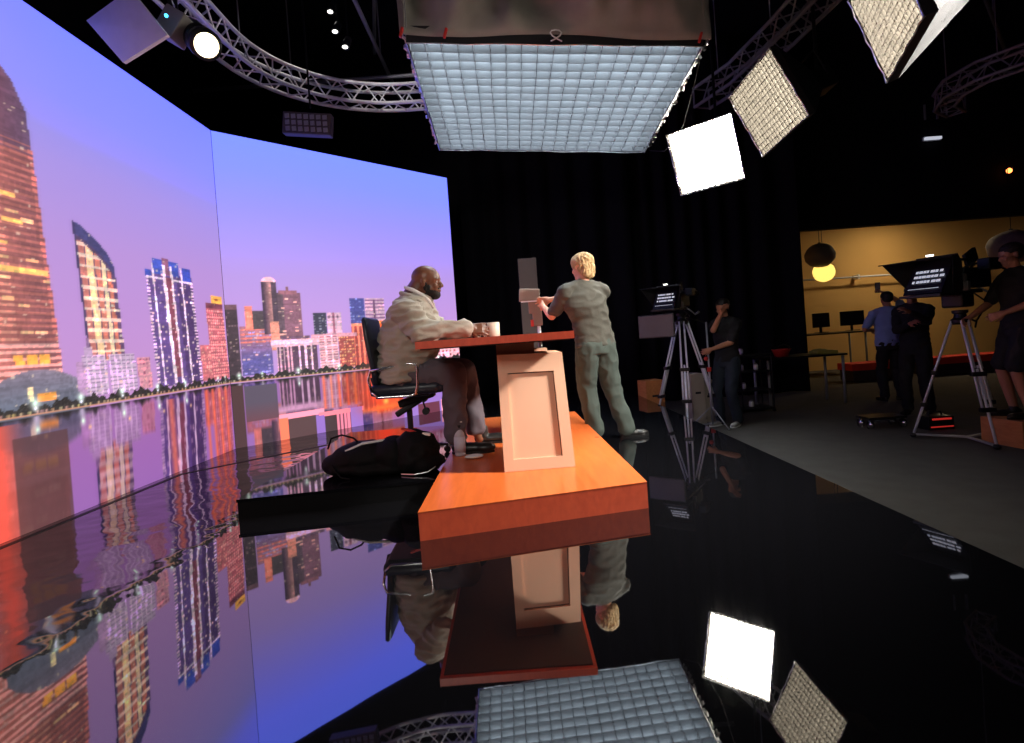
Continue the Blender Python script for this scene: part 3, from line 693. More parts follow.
# trousers
mb = MB()
mb.loft([(V((-.90,4.45,.735)), Y*.25, X*.14), (V((-.88,4.45,.84)), Y*.26, X*.18), (V((-.86,4.45,.95)), Y*.24, X*.18)])
for (h_, kn, an) in (((-.88, 4.32, .815), (-.47, 4.29, .79), (-.485, 4.29, .31)), ((-.88, 4.58, .815), (-.42, 4.62, .79), (-.35, 4.62, .31))):
    h_, kn, an = V(h_), V(kn), V(an); mb.chain([h_, h_.lerp(kn, .5), kn, kn.lerp(an, .5), an], [.125, .115, .098, .088, .082])
for v in mb.bm.verts: v.co.z = max(v.co.z, .255)
mb.blob('trousers', 'suit_tr', sp, .011, 2, .017, (8, 8, 6), world=True)
# jacket: body with skirt resting on the seat, sleeves
mb = MB()
mb.loft([(V((-.90,4.45,.77)), Y*.285, X*.185), (V((-.875,4.45,.86)), Y*.285, X*.215), (V((-.84,4.45,1.0)), Y*.285, X*.235), (V((-.82,4.45,1.13)), Y*.29, X*.24), (V((-.80,4.45,1.25)), Y*.29, X*.215), (V((-.785,4.45,1.33)), Y*.27, X*.175), (V((-.77,4.45,1.40)), Y*.20, X*.145), (V((-.745,4.45,1.455)), Y*.12, X*.115)])
for A in (near, far):
    a, b, c = map(V, A); mb.chain([a+Z*.01, a.lerp(b, .5)+V((.015,0,0)), b, b.lerp(c, .55), c], [.108, .097, .080, .066, .056])
jk = mb.blob('jacket', 'suit', sp, .010, 2, .024, (7, 5, 15), world=True)
# lapel, collar, cuff
mb = MB(); mb.tube([(-.83, 4.45, 1.52), (-.81, 4.345, 1.51), (-.75, 4.315, 1.485), (-.68, 4.315, 1.44), (-.63, 4.34, 1.39), (-.60, 4.37, 1.33)], [.010,.014,.017,.018,.017,.012]); mb.build('shirt_collar', 'shirt_white', sp, True, world=True)
mb = MB(); mb.tube([(-.86, 4.45, 1.48), (-.84, 4.31, 1.465), (-.77, 4.275, 1.435), (-.69, 4.27, 1.385), (-.63, 4.31, 1.30), (-.58, 4.36, 1.20), (-.57, 4.40, 1.12)], [.017,.019,.020,.020,.019,.016,.012]); mb.build('lapel', 'suit', sp, True, world=True)
for A in (near, far):
    a, b, c = map(V, A); d = (c-b).normalized(); mb = MB(); mb.cyl(c+d*.035, c+d*.060, .040, .039, 20); mb.build('shirt_cuff', 'shirt_white', sp, True, world=True)
for k in range(3):
    p = V((-.46+.024*k, 4.075+.006*k, 1.125)); mb = MB(); mb.cyl(p, p+V((0,-.006,.0)), .007, seg=10); mb.build('sleeve_button', 'brown_dark', sp, world=True)
shoe(sp, (-.52, 4.29, .157), (-.19, 4.27, .157), 'shoe_black', 1.15)
shoe(sp, (-.36, 4.64, .157), (-.03, 4.66, .157), 'shoe_black', 1.15)

# ---- generic standing figure, local frame faces +Y
def ik(S, T, l1, l2, hint):
    S, T, hint = V(S), V(T), V(hint); d = T-S; D_ = min(d.length, (l1+l2)*.999); d.normalize()
    a = (l1*l1-l2*l2+D_*D_)/(2*D_); h = math.sqrt(max(0, l1*l1-a*a)); hn = (hint-d*hint.dot(d)).normalized()
    return S+d*a+hn*h, S+d*D_
def stand(label, loc, yaw, H=1.78, feet=((-.12,0),(.12,0)), foot_ang=(.15,-.15), hips=(0,0), chest=(0,0), sh_yaw=0., hands=None, hints=((-.6,-.3,-.8),(.6,-.3,-.8)), head=(0,.03), head_yaw=0., head_pitch=0.,
          skin='skin_fair', top='tee', leg='jeans_black', shoem='shoe_black', hair='darkhair', hairstyle='short', shorts=False, long_sleeve=False, vox=.011, wide=1., wr=.010, curl=.5, sole='black_metal', extra=None, handdir=None, bend=0., bulk=1.):
    root = thing('person', label, 'person', loc, yaw); k = H/1.78; S = MB()
    iz = root.matrix_basis
    hp = V((hips[0], hips[1], .92*k)); shc = V((chest[0], chest[1], 1.445*k-bend)); ax = V((math.cos(sh_yaw), math.sin(sh_yaw), 0)); fw = V((-ax.y, ax.x, 0))
    hc = V((chest[0]+head[0], chest[1]+head[1], 1.650*k-bend)); shl = [shc-ax*.175*k*wide-Z*.025, shc+ax*.175*k*wide-Z*.025]
    w = lambda p: iz @ V(p)
    # torso (world coords through iz)
    def ring(c, a, b): c = V(c); return (w(c), (iz.to_3x3() @ (ax*a*k*wide)), (iz.to_3x3() @ (fw*b*k)))
    mid = hp.lerp(shc, .45)
    S.loft([ring(hp-Z*.06, .13, .09), ring(hp+Z*.06, .15, .10), ring(mid, .13, .09), ring(shc-Z*.14*k, .16, .105), ring(shc, .13, .08), ring(shc+Z*.06*k, .06, .055)])
    S.chain([w(shc+Z*.02), w(shc.lerp(hc, .6))], [.062*k, .055*k])
    m, R, hk_ = head_parts(root, w(hc), yaw+PI/2+head_yaw, head_pitch, .235*k, S)
    knees = []; anks = []
    for i, q in enumerate((-1, 1)):
        hj = hp+ax*q*.09*k; fj = V((feet[i][0], feet[i][1], .085*k+(feet[i][2] if len(feet[i]) > 2 else 0)))
        kn, an = ik(hj, fj, .43*k, .43*k, (0, 1, 0)); knees.append((hj, kn, an)); anks.append(an)
        S.chain([w(hj), w(hj.lerp(kn,.5)), w(kn), w(kn.lerp(an,.35)), w(an), w(an-Z*.03)], [.08*k,.07*k,.055*k,.054*k,.037*k,.036*k])
    arms = []
    if hands is None: hands = [iz @ (shl[0]+V((-.06,.05,-.56*k))), iz @ (shl[1]+V((.06,.05,-.56*k)))]
    for i in range(2):
        T = iz.inverted() @ V(hands[i]); el, wr_ = ik(shl[i], T, .285*k, .255*k, hints[i]); arms.append((shl[i], el, wr_))
        S.chain([w(shl[i]), w(shl[i].lerp(el,.5)), w(el), w(el.lerp(wr_,.4)), w(wr_)], [.052*k,.047*k,.040*k,.038*k,.026*k])
        dr = (wr_-el).normalized() if handdir is None or handdir[i] is None else (iz.to_3x3().inverted() @ V(handdir[i])).normalized()
        hand(S, w(wr_+dr*.015), iz.to_3x3() @ dr, iz.to_3x3() @ (V((-1 if i else 1, .3, -.2))), .95*k, curl, 1 if i else -1)
    S.blob('body', skin, root, .0085, 3, world=True)
    # shirt
    T = MB()
    T.loft([ring(hp-Z*.02, .175, .125), ring(hp+Z*.08, .168, .118), ring(mid, .160, .114), ring(shc-Z*.17*k, .185, .128), ring(shc-Z*.06*k, .185, .115), ring(shc+Z*.02*k, .14, .085), ring(shc+Z*.075*k, .066, .062)])
    for a, e, c in arms:
        T.cap(w(shc+Z*.035*k), w(a+Z*.005), .060*k, .062*k); a = a-Z*.005; ed = a.lerp(e, .80)
        if long_sleeve: T.chain([w(a), w(a.lerp(e,.5)), w(e), w(e.lerp(c,.9))], [.068*k,.060*k,.052*k,.040*k])
        else: T.chain([w(a), w(a.lerp(e,.45)), w(ed)], [.070*k,.064*k,.058*k])
    T.blob('shirt', top, root, vox, 3, wr, (7,7,10), world=True)
    # legs
    T = MB(); T.loft([ring(hp-Z*.09*k, .165, .115), ring(hp, .172, .122), ring(hp+Z*.075, .155, .11)])
    for hj, kn, an in knees:
        if shorts: T.chain([w(hj-Z*.02), w(hj.lerp(kn,.5)), w(hj.lerp(kn,.9))], [.098*k,.092*k,.088*k])
        else: T.chain([w(hj-Z*.02), w(hj.lerp(kn,.5)), w(kn), w(kn.lerp(an,.5)), w(an+Z*.01)], [.098*k*bulk,.090*k*bulk,.076*k*bulk,.070*k*bulk,.066*k*bulk])
    T.blob('shorts' if shorts else 'trousers', leg, root, vox, 3, wr, (8,8,6), world=True)
    for i, an in enumerate(anks):
        fz = (feet[i][2] if len(feet[i]) > 2 else 0); a = foot_ang[i]; d = V((math.sin(-a), math.cos(a), 0))
        shoe(root, w(V((an.x, an.y, fz))-d*.065), w(V((an.x, an.y, fz))+d*.215*k), shoem, .95*k, sole)
    # hair
    T = MB()
    def he(c, r_): T.ell(m @ V(c), [x*hk_ for x in r_], R)
    if hairstyle == 'shaggy':
        he((-.018,0,.045),(.106,.088,.080)); he((-.050,0,-.010),(.066,.084,.066)); he((-.062,0,-.052),(.046,.074,.048)); he((-.066,0,-.082),(.034,.060,.030))
        T.blob('hair', hair, root, .006, 1, .014, (34,34,16), world=True)
    else:
        he((-.018,0,.048),(.102,.082,.074)); he((-.045,0,.005),(.066,.076,.060))
        T.blob('hair', hair, root, .006, 1, .003, (60,60,60), world=True)
    return root, m, hk_

stand('person with tousled blond hair in dark T-shirt working behind the desk', (.92, 5.22, 0), .42, H=1.80, feet=((-.12,.10),(.15,-.03)), foot_ang=(.1,-1.9),
      hips=(-.10,.03), chest=(-.20,.0), sh_yaw=.05, head=(.0,.02), head_yaw=.35, head_pitch=-.1,
      hands=[(.36,5.42,1.33),(.40,5.50,1.40)], hints=((-.3,-.4,-.9),(.3,.2,-1.)), hair='blond', hairstyle='shaggy', wr=.012, vox=.010, skin='skin_fair', wide=1.22, bulk=1.16)
stand('camera operator in black shirt and jeans holding one hand to the face', (2.97, 7.45, FZ), 2.2, H=1.76, feet=((-.09,-.02),(.13,.05)),
      hands=[(2.72,7.30,.70),(2.85,7.25,1.17)], hints=((-.6,-.3,-.8),(.3,.4,-1.)), head_pitch=-.25, top='tee_black', leg='jeans_blue', shoem='shoe_grey', skin='skin_mid', sole='white')
stand('person in light blue shirt seen from behind raising a phone', (6.0, 8.55, FZ), -.2, H=1.74, hands=[(5.85,8.75,.75),(6.10,8.75,1.33)], hints=((-.7,-.3,-.8),(.7,-.2,-.7)), top='shirt_blue', leg='tee_black', skin='skin_mid', wide=1.25, curl=.9, bulk=.98)
stand('person in black half hidden behind the teleprompter on the right', (5.46, 7.3, FZ), 2.3, H=1.76, hands=[(5.20,7.0,1.0),(5.25,7.1,.85)], top='tee_black', leg='tee_black', skin='skin_mid', long_sleeve=True)
stand('person in black T-shirt and shorts standing on a wooden box', (5.10, 5.42, -.115), 1.35, H=1.76, feet=((-.10,0),(.10,.02)), hands=[(4.83,5.25,.95),(4.80,5.62,.92)], head_pitch=-.2, top='tee_black', leg='tee_black', shorts=True, shoem='shoe_black', skin='skin_mid')

# ------------------------------------------------------------------ camera support and prompters
def wmb(root): 
    def f(mb, n, m, sm=False, p=None): return mb.build(n, m, p or root, sm, world=True)
    return f
def tripod(loc, htop, feet_r, a0, label, legmat='alu'):
    root = thing('camera_tripod', label, 'tripod', loc, 0, 'studio camera tripods'); w = wmb(root); c = V(loc)
    top = c+Z*htop; mb = MB(); mb.lathe([(.07, 0), (.085, .02), (.085, .05), (.06, .07), (.05, .11), (.07, .12), (.07, .15)], top-Z*.06, 24); w(mb, 'bowl_head', 'black_metal')
    mb = MB(); mb.tube([top+V((.05,.03,.04)), top+V((.30,.22,-.02)), top+V((.42,.30,-.05))], .010); w(mb, 'pan_handle', 'black_metal')
    for k in range(3):
        a = a0+2*PI*k/3; d = V((math.cos(a), math.sin(a), 0)); s = V((-d.y, d.x, 0)); foot = c+d*feet_r+Z*.03; tp = top+d*.07-Z*.02
        mid = tp.lerp(foot, .44); mid2 = tp.lerp(foot, .72)
        leg = MB()
        for q in (-1, 1):
            leg.cyl(tp+s*q*.030, mid2+s*q*.040, .0125, seg=10)
        leg.cyl(tp.lerp(foot, .40), foot, .0135, seg=10); lg = w(leg, 'leg', legmat, True)
        for pp in (mid, mid2): w(MB().box(pp, (.055, .13, .045), V((d.x, d.y, 0)).to_track_quat('X', 'Z').to_matrix(), .008), 'leg_clamp', 'black_metal', False, lg)
        f = MB(); f.ell(foot, (.035,.035,.028)); w(f, 'rubber_foot', 'black_metal', True, lg)
    sp_ = MB()
    for k in range(3):
        a = a0+2*PI*k/3; d = V((math.cos(a), math.sin(a), 0)); foot = c+d*feet_r+Z*.04
        sp_.box(c.lerp(foot, .5)+Z*.02, ((foot-c).length, .035, .018), Matrix.Rotation(a, 3, 'Z'))
    w(sp_, 'floor_spreader', 'alu_dim')
    return root
def prompter(loc, yaw, s, label, screen=True, mon=True, lit=True):
    """camera on head with hood and glass; local +x = towards the presenter"""
    root = thing('teleprompter_camera', label, 'camera', loc, yaw)
    b = lambda mb, n, m, sm=False, p=None: mb.xf(Matrix.Scale(s, 4)).build(n, m, p or root, sm)
    b(MB().box((-.16, 0, .13), (.34, .15, .19), bev=.015), 'camera_body', 'black_metal')
    l = MB(); l.cyl((.0, 0, .13), (.20, 0, .13), .055, .065, 24); l.cyl((.20, 0, .13), (.25, 0, .13), .075, .075, 24); b(l, 'lens', 'black_metal', True)
    # hood: fabric wedge opening to the presenter
    h = MB(); h.hull([(.16,-.13,.02),(.16,.13,.02),(.16,-.13,.27),(.16,.13,.27),(.34,-.16,-.02),(.34,.16,-.02),(.30,-.17,.34),(.30,.17,.34)]); b(h, 'hood', 'dark_fab')
    h = MB(); h.slab([(.30,-.17,.33),(.30,.17,.33),(.66,.30,.30),(.66,-.30,.30)], .008); h.slab([(.30,-.17,.33),(.62,-.29,.30),(.40,-.17,.0),(.34,-.16,.0)], .006); h.slab([(.30,.17,.33),(.34,.16,.0),(.40,.17,.0),(.62,.29,.30)], .006); b(h, 'hood_flaps', 'dark_fab')
    g = MB(); g.slab([(.33,-.155,.30),(.33,.155,.30),(.56,.155,.0),(.56,-.155,.0)], .005); gl = b(g, 'prompter_glass', 'prompt_glass')
    # three illegible rows of script
    t = MB(); rnd = random.Random(4); P0, P1 = V((.345,0,.285)), V((.545,0,.02)); n = V((.3,0,.23)).normalized()
    for r_ in range(3):
        y = -.11
        while y < .10:
            wd = rnd.uniform(.018,.036); c = P0.lerp(P1, .34+.17*r_)+n*.009
            t.box(c+V((0, y+wd/2, 0)), (.026, wd, .002), Matrix.Rotation(math.atan2(.265, .20), 3, 'Y')); y += wd+rnd.choice((.005, .005, .014))
    t.box(P0.lerp(P1, .92)+n*.009, (.004, .25, .002), Matrix.Rotation(math.atan2(.265, .20), 3, 'Y'))
    b(t, 'script_lines', 'prompt_text', False, gl)
    tr = MB(); tr.box((.47, 0, -.02), (.26, .34, .022), bev=.005); b(tr, 'prompter_tray', 'black_metal')
    b(MB().box((-.02, 0, .0), (.62, .10, .03)).box((.40, .0, -.02), (.28, .03, .03)), 'base_plate', 'black_metal')
    v = MB(); v.box((-.22, .16, .24), (.20, .10, .11), bev=.012); v.tube([(-.12,.0,.22),(-.14,.06,.26),(-.18,.14,.25)], .012); b(v, 'viewfinder', 'black_metal')
    v = MB(); v.box((-.30, -.02, .33), (.20, .03, .13), Matrix.Rotation(.4, 3, 'Y'), .006); v.cyl((-.26, 0, .22), (-.28, 0, .28), .01); b(v, 'top_monitor', 'black_metal')
    b(MB().tube([(-.30,0,.24),(-.28,0,.30),(-.05,0,.31),(-.02,0,.24)], .013), 'carry_handle', 'black_metal', True)
    m_ = MB(); m_.tube([(-.15,.04,.0),(-.3,.1,-.12),(-.26,.02,-.28),(-.1,.08,-.34)], .008); b(m_, 'cable', 'black_metal', True)
    v = MB(); v.box((-.40, 0, .12), (.12, .13, .17), bev=.01).box((-.47, 0, .10), (.05, .10, .13), bev=.008); b(v, 'battery_plate', 'black_metal')
    v = MB()
    for q in (-1, 1): v.cyl((-.30, q*.04, .015), (.40, q*.04, .015), .009, seg=10)
    v.cyl((.08, .08, .13), (.08, .11, .13), .035, seg=20).box((.05, .10, .05), (.05, .05, .09), bev=.008); b(v, 'follow_focus', 'grey_pl')
    v = MB(); v.tube([(-.2,.16,.24),(-.34,.20,.24),(-.40,.20,.22)], .028, 12).ell((-.41,.20,.22), (.03,.042,.042)); b(v, 'eyepiece', 'black_metal', True)
    v = MB(); v.tube([(-.3,.02,.04),(-.42,.10,-.05),(-.52,.12,-.1),(-.60,.12,-.08)], .011).cyl((-.60,.12,-.08), (-.70,.12,-.06), .018); b(v, 'rear_pan_bar', 'alu_dim', True)
    k = MB(); k.box((-.10, -.085, .17), (.05, .01, .03)).box((-.2, -.082, .10), (.03,.008,.03)); b(k, 'body_buttons', 'alu')
    l_ = MB(); l_.box((.40, 0, .345), (.03, .05, .015)); b(l_, 'tally_lamp', 'whitelamp')
    return root, b
T1 = (2.36, 7.40, FZ)
tripod(T1, 1.50, .52, .21, 'tripod with silver twin legs at the far edge of the black stage')
r, b = prompter((2.30, 7.40, FZ+1.66), PI+.95, .92, 'camera with lit prompter glass and grey monitor below, on the farther tripod')
mn = b(MB().box((.60, -.10, -.24), (.035, .52, .33), Matrix.Rotation(.0, 3, 'Z'), .008), 'return_monitor', 'black_metal')
b(MB().box((.621, -.10, -.24), (.006, .49, .30)), 'monitor_screen', 'screen_grey', False, mn)
b(MB().tube([(.45,0,-.03),(.52,-.02,-.08),(.59,-.06,-.14)], .012), 'monitor_arm', 'black_metal')
T2 = (4.74, 5.68, FZ)
tripod(T2, 1.29, .46, .32, 'tripod with silver legs on the dark carpet at the right')
r, b = prompter((4.74, 5.70, FZ+1.57), PI+.42, 1.12, 'large camera with black hooded teleprompter on the nearer tripod at the right')
l_ = MB(); l_.ell((-.28, -.02, -.10), .015); b(l_, 'record_lamp', 'ledred', True)
b(MB().box((0,0,-.08), (.20,.18,.13), bev=.02), 'fluid_head', 'black_metal')
# red lit gear between the tripod legs
g = thing('battery_pack', 'red glowing battery pack on the carpet under the right tripod', 'battery', (4.93, 6.35, FZ)); w = wmb(g)
w(MB().box((4.93, 6.35, FZ+.08), (.30, .20, .16), bev=.015), 'case', 'black_metal'); w(MB().box((4.93, 6.245, FZ+.13), (.22, .01, .02)).box((4.93, 6.245, FZ+.04), (.26,.01,.012)), 'light_strip', 'ledred'); w(MB().tube([(4.85,6.35,FZ+.16),(4.86,6.35,FZ+.2),(5.0,6.35,FZ+.2),(5.01,6.35,FZ+.16)], .008), 'handle', 'black_metal')
# dolly with glassy casters
g = thing('floor_dolly', 'low wheeled floor dolly with shiny casters left of the right tripod', 'dolly', (4.48, 6.65, FZ)); w = wmb(g)
w(MB().box((4.50, 6.65, FZ+.13), (.46, .26, .03), bev=.008), 'deck', 'black_metal')
for dx in (-.2, .2):
    for dy in (-.09, .09):
        mb = MB(); c = V((4.50+dx, 6.65+dy, FZ)); mb.cyl(c+V((-.018,0,.05)), c+V((.018,0,.05)), .05, seg=20); mb.cyl(c+Z*.05, c+Z*.12, .012); w(mb, 'caster', 'chrome', True)
# light stand held by the camera operator
g = thing('light_stand', 'slim metal pole stand beside the operator at the farther camera', 'stand', (2.68, 7.36, FZ)); w = wmb(g)
w(MB().cyl((2.68,7.36,FZ+.05), (2.68,7.36,FZ+1.45), .012).cyl((2.68,7.36,FZ+.1), (2.68,7.36,FZ+.8), .017), 'pole', 'alu_dim', True)
w(MB().box((2.68,7.36,FZ+.80), (.05,.05,.06), bev=.008).ell((2.64,7.34,FZ+.95), (.03,.03,.03)), 'clamp', 'red')
for k in range(3):
    a = .9+2*PI*k/3; d = V((math.cos(a), math.sin(a), 0)); w(MB().cyl(V((2.68,7.36,FZ+.30)), V((2.68,7.36,FZ+.015))+d*.30, .009), 'leg', 'alu_dim', True)

def crate(name, lab, cat, c, size, m, rz=0., holes=True, lid=False):
    g = thing(name, lab, cat, (c[0], c[1], c[2]), rz); sx, sy, sz = size
    g_b = MB().box((0, 0, sz/2), size, bev=.006); g_b.build('box_body', m, g)
    mb = MB()
    for q in (-1, 1): mb.box((0, q*(sy/2+.001), sz*.62), (min(.11, sx*.4), .004, .03), bev=0)
    mb.build('hand_slot', 'black_metal', g)
    return g
crate('apple_box', 'orange brown wooden box on the floor behind the farther tripod', 'box', (2.12, 8.35, FZ), (.30, .30, .62), 'apple', .2)
crate('apple_box', 'brown wooden box under the shoes of the person in shorts', 'box', (5.10, 5.42, FZ), (.52, .42, .264), 'apple', .1)
crate('equipment_case', 'taller beige upright case left of the slim pole behind the tripod', 'case', (2.62, 7.85, FZ), (.20, .26, .72), 'beige_case', .1)
crate('equipment_case', 'narrow beige case standing right of the slim pole', 'case', (2.84, 7.95, FZ), (.16, .26, .60), 'beige_case', -.1)

# monitor stand behind the desk where the blond person works
g = thing('monitor_stand', 'grey stand with tilted box head that the blond person is handling', 'stand', (.30, 5.62, 0)); w = wmb(g)
w(MB().cyl((.31,5.62,.03), (.31,5.62,1.20), .018).cyl((.31,5.62,.03), (.31,5.62,.75), .026), 'pole', 'alu', True)
w(MB().box((.30,5.62,1.30), (.10,.06,.30), bev=.008).box((.26,5.60,1.36), (.09,.05,.16), bev=.006), 'bracket', 'tan')
w(MB().box((.23,5.60,1.47), (.21,.10,.13), Matrix.Rotation(.08,3,'Y'), .008), 'monitor_head', 'tan')
w(MB().box((.27,5.555,1.405), (.26,.012,.012)), 'metal_rail', 'alu')
w(MB().box((.24,5.57,1.18), (.03,.02,.07)), 'indicator', 'warmlamp' if False else 'red')
w(MB().box((.31,5.62,.172), (.34,.26,.02), bev=.006), 'base_plate', 'black_metal')
g = thing('scenery_flat', 'tall dark brown panel standing upright behind the monitor stand', 'panel', (.27, 6.55, 0)); w = wmb(g)
w(MB().box((.27,6.55,1.0), (.22,.03,1.98), bev=.004), 'panel_sheet', 'brown_dark'); w(MB().box((.27,6.58,1.0), (.04,.03,1.9)).box((.27,6.70,.03), (.2,.3,.03)), 'brace', 'brown_dark')

# ------------------------------------------------------------------ lights
def diff_mat(name, col, s):
    m = mat(name, (.8,.8,.8), .9, emit=col, estr=s, var=.0); return m
M['diff_big'] = diff_mat('overhead_diffusion', (.78,.90,1.), 18.)
M['diff_key'] = diff_mat('key_diffusion', (1.,.93,.80), 60.)
M['diff_key2'] = diff_mat('key_diffusion_dim', (1.,.93,.80), 48.)
M['diff_s3'] = diff_mat('near_key_diffusion', (1.,.93,.82), 90.)
M['grid_fab'] = mat('egg_crate_fabric', (.16,.17,.18), .9, spec=.1)
M['grid_fab_key'] = mat('egg_crate_fabric_key', (.11,.10,.085), .9, spec=.1)
M['skirt'] = mat('black_skirt_fabric', (.34,.32,.28), .85, bump=.5, bscale=6, spec=.2)
def softbox(label, center, target, roll, w_, h_, depth, nc, nr, gd, dm, group='grid-fronted softboxes', th=.004, xax=None, grid=True):
    c = V(center); z = (V(target)-c).normalized(); x = Z.cross(z).normalized() if xax is None else (V(xax)-z*z.dot(V(xax))).normalized(); y = z.cross(x)
    R = Matrix((x, y, z)).transposed().to_4x4() @ Matrix.Rotation(roll, 4, 'Z'); m = Matrix.Translation(c) @ R
    root = bpy.data.objects.new('softbox', None); COL.objects.link(root); root.matrix_basis = m; root.empty_display_size = .1
    tag(root, label, 'softbox', group)
    W2, H2 = w_/2, h_/2
    # shell: frustum from lamp head to rim
    mb = MB(); bk = [(-.12,-.12,-depth),(.12,-.12,-depth),(.12,.12,-depth),(-.12,.12,-depth)]; rm = [(-W2,-H2,0),(W2,-H2,0),(W2,H2,0),(-W2,H2,0)]
    vb = [mb.bm.verts.new(p) for p in bk]; vr = [mb.bm.verts.new(p) for p in rm]; lip = [mb.bm.verts.new((p[0],p[1],gd+.02)) for p in rm]
    for i in range(4):
        j = (i+1) % 4; mb.bm.faces.new((vb[i], vb[j], vr[j], vr[i])); mb.bm.faces.new((vr[i], vr[j], lip[j], lip[i]))
    mb.bm.faces.new(vb); sh = mb.build('shell', 'dark_fab', root); s = sh.modifiers.new('s', 'SOLIDIFY'); s.thickness = .006; s.offset = 1
    MB().box((0,0,-.012), (w_-.02, h_-.02, .004)).build('diffuser', dm, root)
    # egg crate: fabric strips with a slight sag
    sag = .004 if 'big' in dm else .002
    mb = MB(); rnd = random.Random(nc*31+nr)
    def strip(a, b_, n):
        a, b_ = V(a), V(b_); d = (b_-a).normalized(); q = V((-d.y, d.x, 0)); prev = None
        ph = rnd.uniform(0, 6)
        for i in range(n+1):
            t = i/n; p = a.lerp(b_, t)+q*(sag*math.sin(t*9+ph))+Z*(sag*1.5*math.sin(t*PI)+sag*.5*math.sin(t*23+ph))
            cur = [mb.bm.verts.new(p+q*(th/2)*sg+Z*zz) for sg in (-1,1) for zz in (0, gd)]
            if prev:
                for (i0, i1) in ((0,1),(1,3),(3,2),(2,0)): mb.bm.faces.new((prev[i0], prev[i1], cur[i1], cur[i0]))
            prev = cur
    for i in range(nc+1 if grid else 0):
        u = -W2+.008+(w_-.016)*i/nc; strip((u,-H2+.004,.01), (u,H2-.004,.01), nr)
    for i in range(nr+1 if grid else 0):
        v = -H2+.008+(h_-.016)*i/nr; strip((-W2+.004,v,.01), (W2-.004,v,.01), nc)
    if grid: mb.build('egg_crate_grid', 'grid_fab' if 'big' in dm else 'grid_fab_key', root)
    else: mb.bm.free()
    # silver edging
    mb = MB()
    for i in range(4):
        a, b_ = V(rm[i]), V(rm[(i+1) % 4]); mb.tube([a.lerp(b_, t/10)+Z*(gd+.02+.006*math.sin(t*2.3+i)) for t in range(11)], .005, 6)
    mb.build('edge_binding', 'silver', root)
    if depth > .3:
        mb = MB(); q = c-z*(depth+.12)+Z*.30; mb.cyl(q-Z*.18, (q.x, q.y, 6.6), .018); mb.xf(m.inverted()); mb.build('drop_rod', 'black_metal', root)
        mb = MB(); mb.box((0,0,-depth-.12), (.24,.24,.26), bev=.02); mb.build('lamp_head', 'black_metal', root)
        mb = MB(); mb.tube([(-.17,0,-depth-.12),(-.17,.05,-depth-.12),(-.17,.30,-depth-.12),(.17,.30,-depth-.12),(.17,0,-depth-.12)], .012, 6); mb.build('yoke', 'black_metal', root)
    return root, m
softbox('brightest square softbox, facing the desk, lowest of the lights upper right', (2.587, 6.721, 3.125), (-.843, 2.188, .745), .05, .79, .776, .45, 11, 11, .05, 'diff_key')
softbox('tilted softbox with beige grid front just right of the brightest one', (2.962, 5.795, 3.344), (-1.539, 4.931, 1.589), .188, .807, .79, .5, 18, 13, .055, 'diff_key2')
softbox('softbox with grid front cut off by the top edge at upper right', (2.488, 3.332, 2.93), (-2.8, 5.12, 1.368), .119, .69, .655, .42, 18, 14, .045, 'diff_s3')
# unseen softboxes: an added front fill, and the key inferred from the desk shadow
for lab, c, t, e in (('added fill softbox without grid, front left of the stage, outside the view', (-1.3,-1.9,3.3), (-.2,4.2,.9), 13.), ('softbox without grid hanging front right of the stage, outside the view', (3.7,2.95,3.35), (.0,3.9,.6), 130.)):
    sb, sm = softbox(lab, c, t, 0, 1.1, 1.0, .5, 4, 4, .05, 'white', grid=False)
    ld = bpy.data.lights.new('lamp', 'AREA'); ld.shape = 'RECTANGLE'; ld.size = .5 if e > 50 else 1.05; ld.size_y = ld.size*.95; ld.energy = e; ld.color = (1.,.94,.86); ld.spread = math.radians(70)
    lo = bpy.data.objects.new('lamp', ld); COL.objects.link(lo); lo.parent = sb; lo.location = (0,0,.03); lo.rotation_euler = (PI,0,0)
# overhead soft light
BZ = 3.695
SA, SB = -.088, -.095
big, bm_ = softbox('huge overhead grid panel with hanging black skirts above the desk', (.60, 5.98, BZ), (.60+SA, 5.98+SB, BZ-1), 0, 2.66, 2.18, .25, 18, 16, .14, 'diff_big', group=None, xax=(1,0,0))
SH = Matrix(((1,0,0,0),(0,1,0,0),(SA,SB,1,-SA*.6-SB*5.98),(0,0,0,1)))   # raises or lowers the hangings along the tilted rim
big.name = 'overhead_softbox'
bi = big.matrix_basis.inverted()
def cloth(p00, p10, p01, p11, nx, ny, amp, seed, name='skirt', m='skirt'):
    mb = MB(); rnd = random.Random(seed); R = []; n = (V(p10)-V(p00)).cross(V(p01)-V(p00)).normalized()
    for j in range(ny+1):
        r_ = []
        for i in range(nx+1):
            u, v = i/nx, j/ny; p = V(p00).lerp(V(p10), u).lerp(V(p01).lerp(V(p11), u), v)
            d = noise.noise(V((u*7+seed, v*1.6, 0)))*amp*1.6+noise.noise(V((u*17+seed, v*4, 3)))*amp*.6
            edge = min(1, v*4)
            r_.append(mb.bm.verts.new(bi @ SH @ (p+n*d*edge+Z*(-.02*math.sin(u*PI*3)*(1-v)))))
        R.append(r_)
    for a, b_ in zip(R, R[1:]):
        for i in range(nx): mb.bm.faces.new((a[i], a[i+1], b_[i+1], b_[i]))
    o = mb.build(name, m, big, True); s = o.modifiers.new('s', 'SOLIDIFY'); s.thickness = .008; return o
x0, x1, y0, y1 = -.73, 1.93, 4.89, 7.07
zb = BZ+.03
cloth((x0-.06,y0-.02,zb-.12), (x1+.06,y0-.02,zb-.12), (x0-.10,y0-.06,zb+.95), (x1+.10,y0-.06,zb+.95), 60, 14, .15, 1)
cloth((x0-.02,y0-.02,zb-.10), (x0-.02,y1+.02,zb-.10), (x0-.07,y0-.06,zb+.95), (x0-.07,y1,zb+.6), 40, 10, .04, 2)
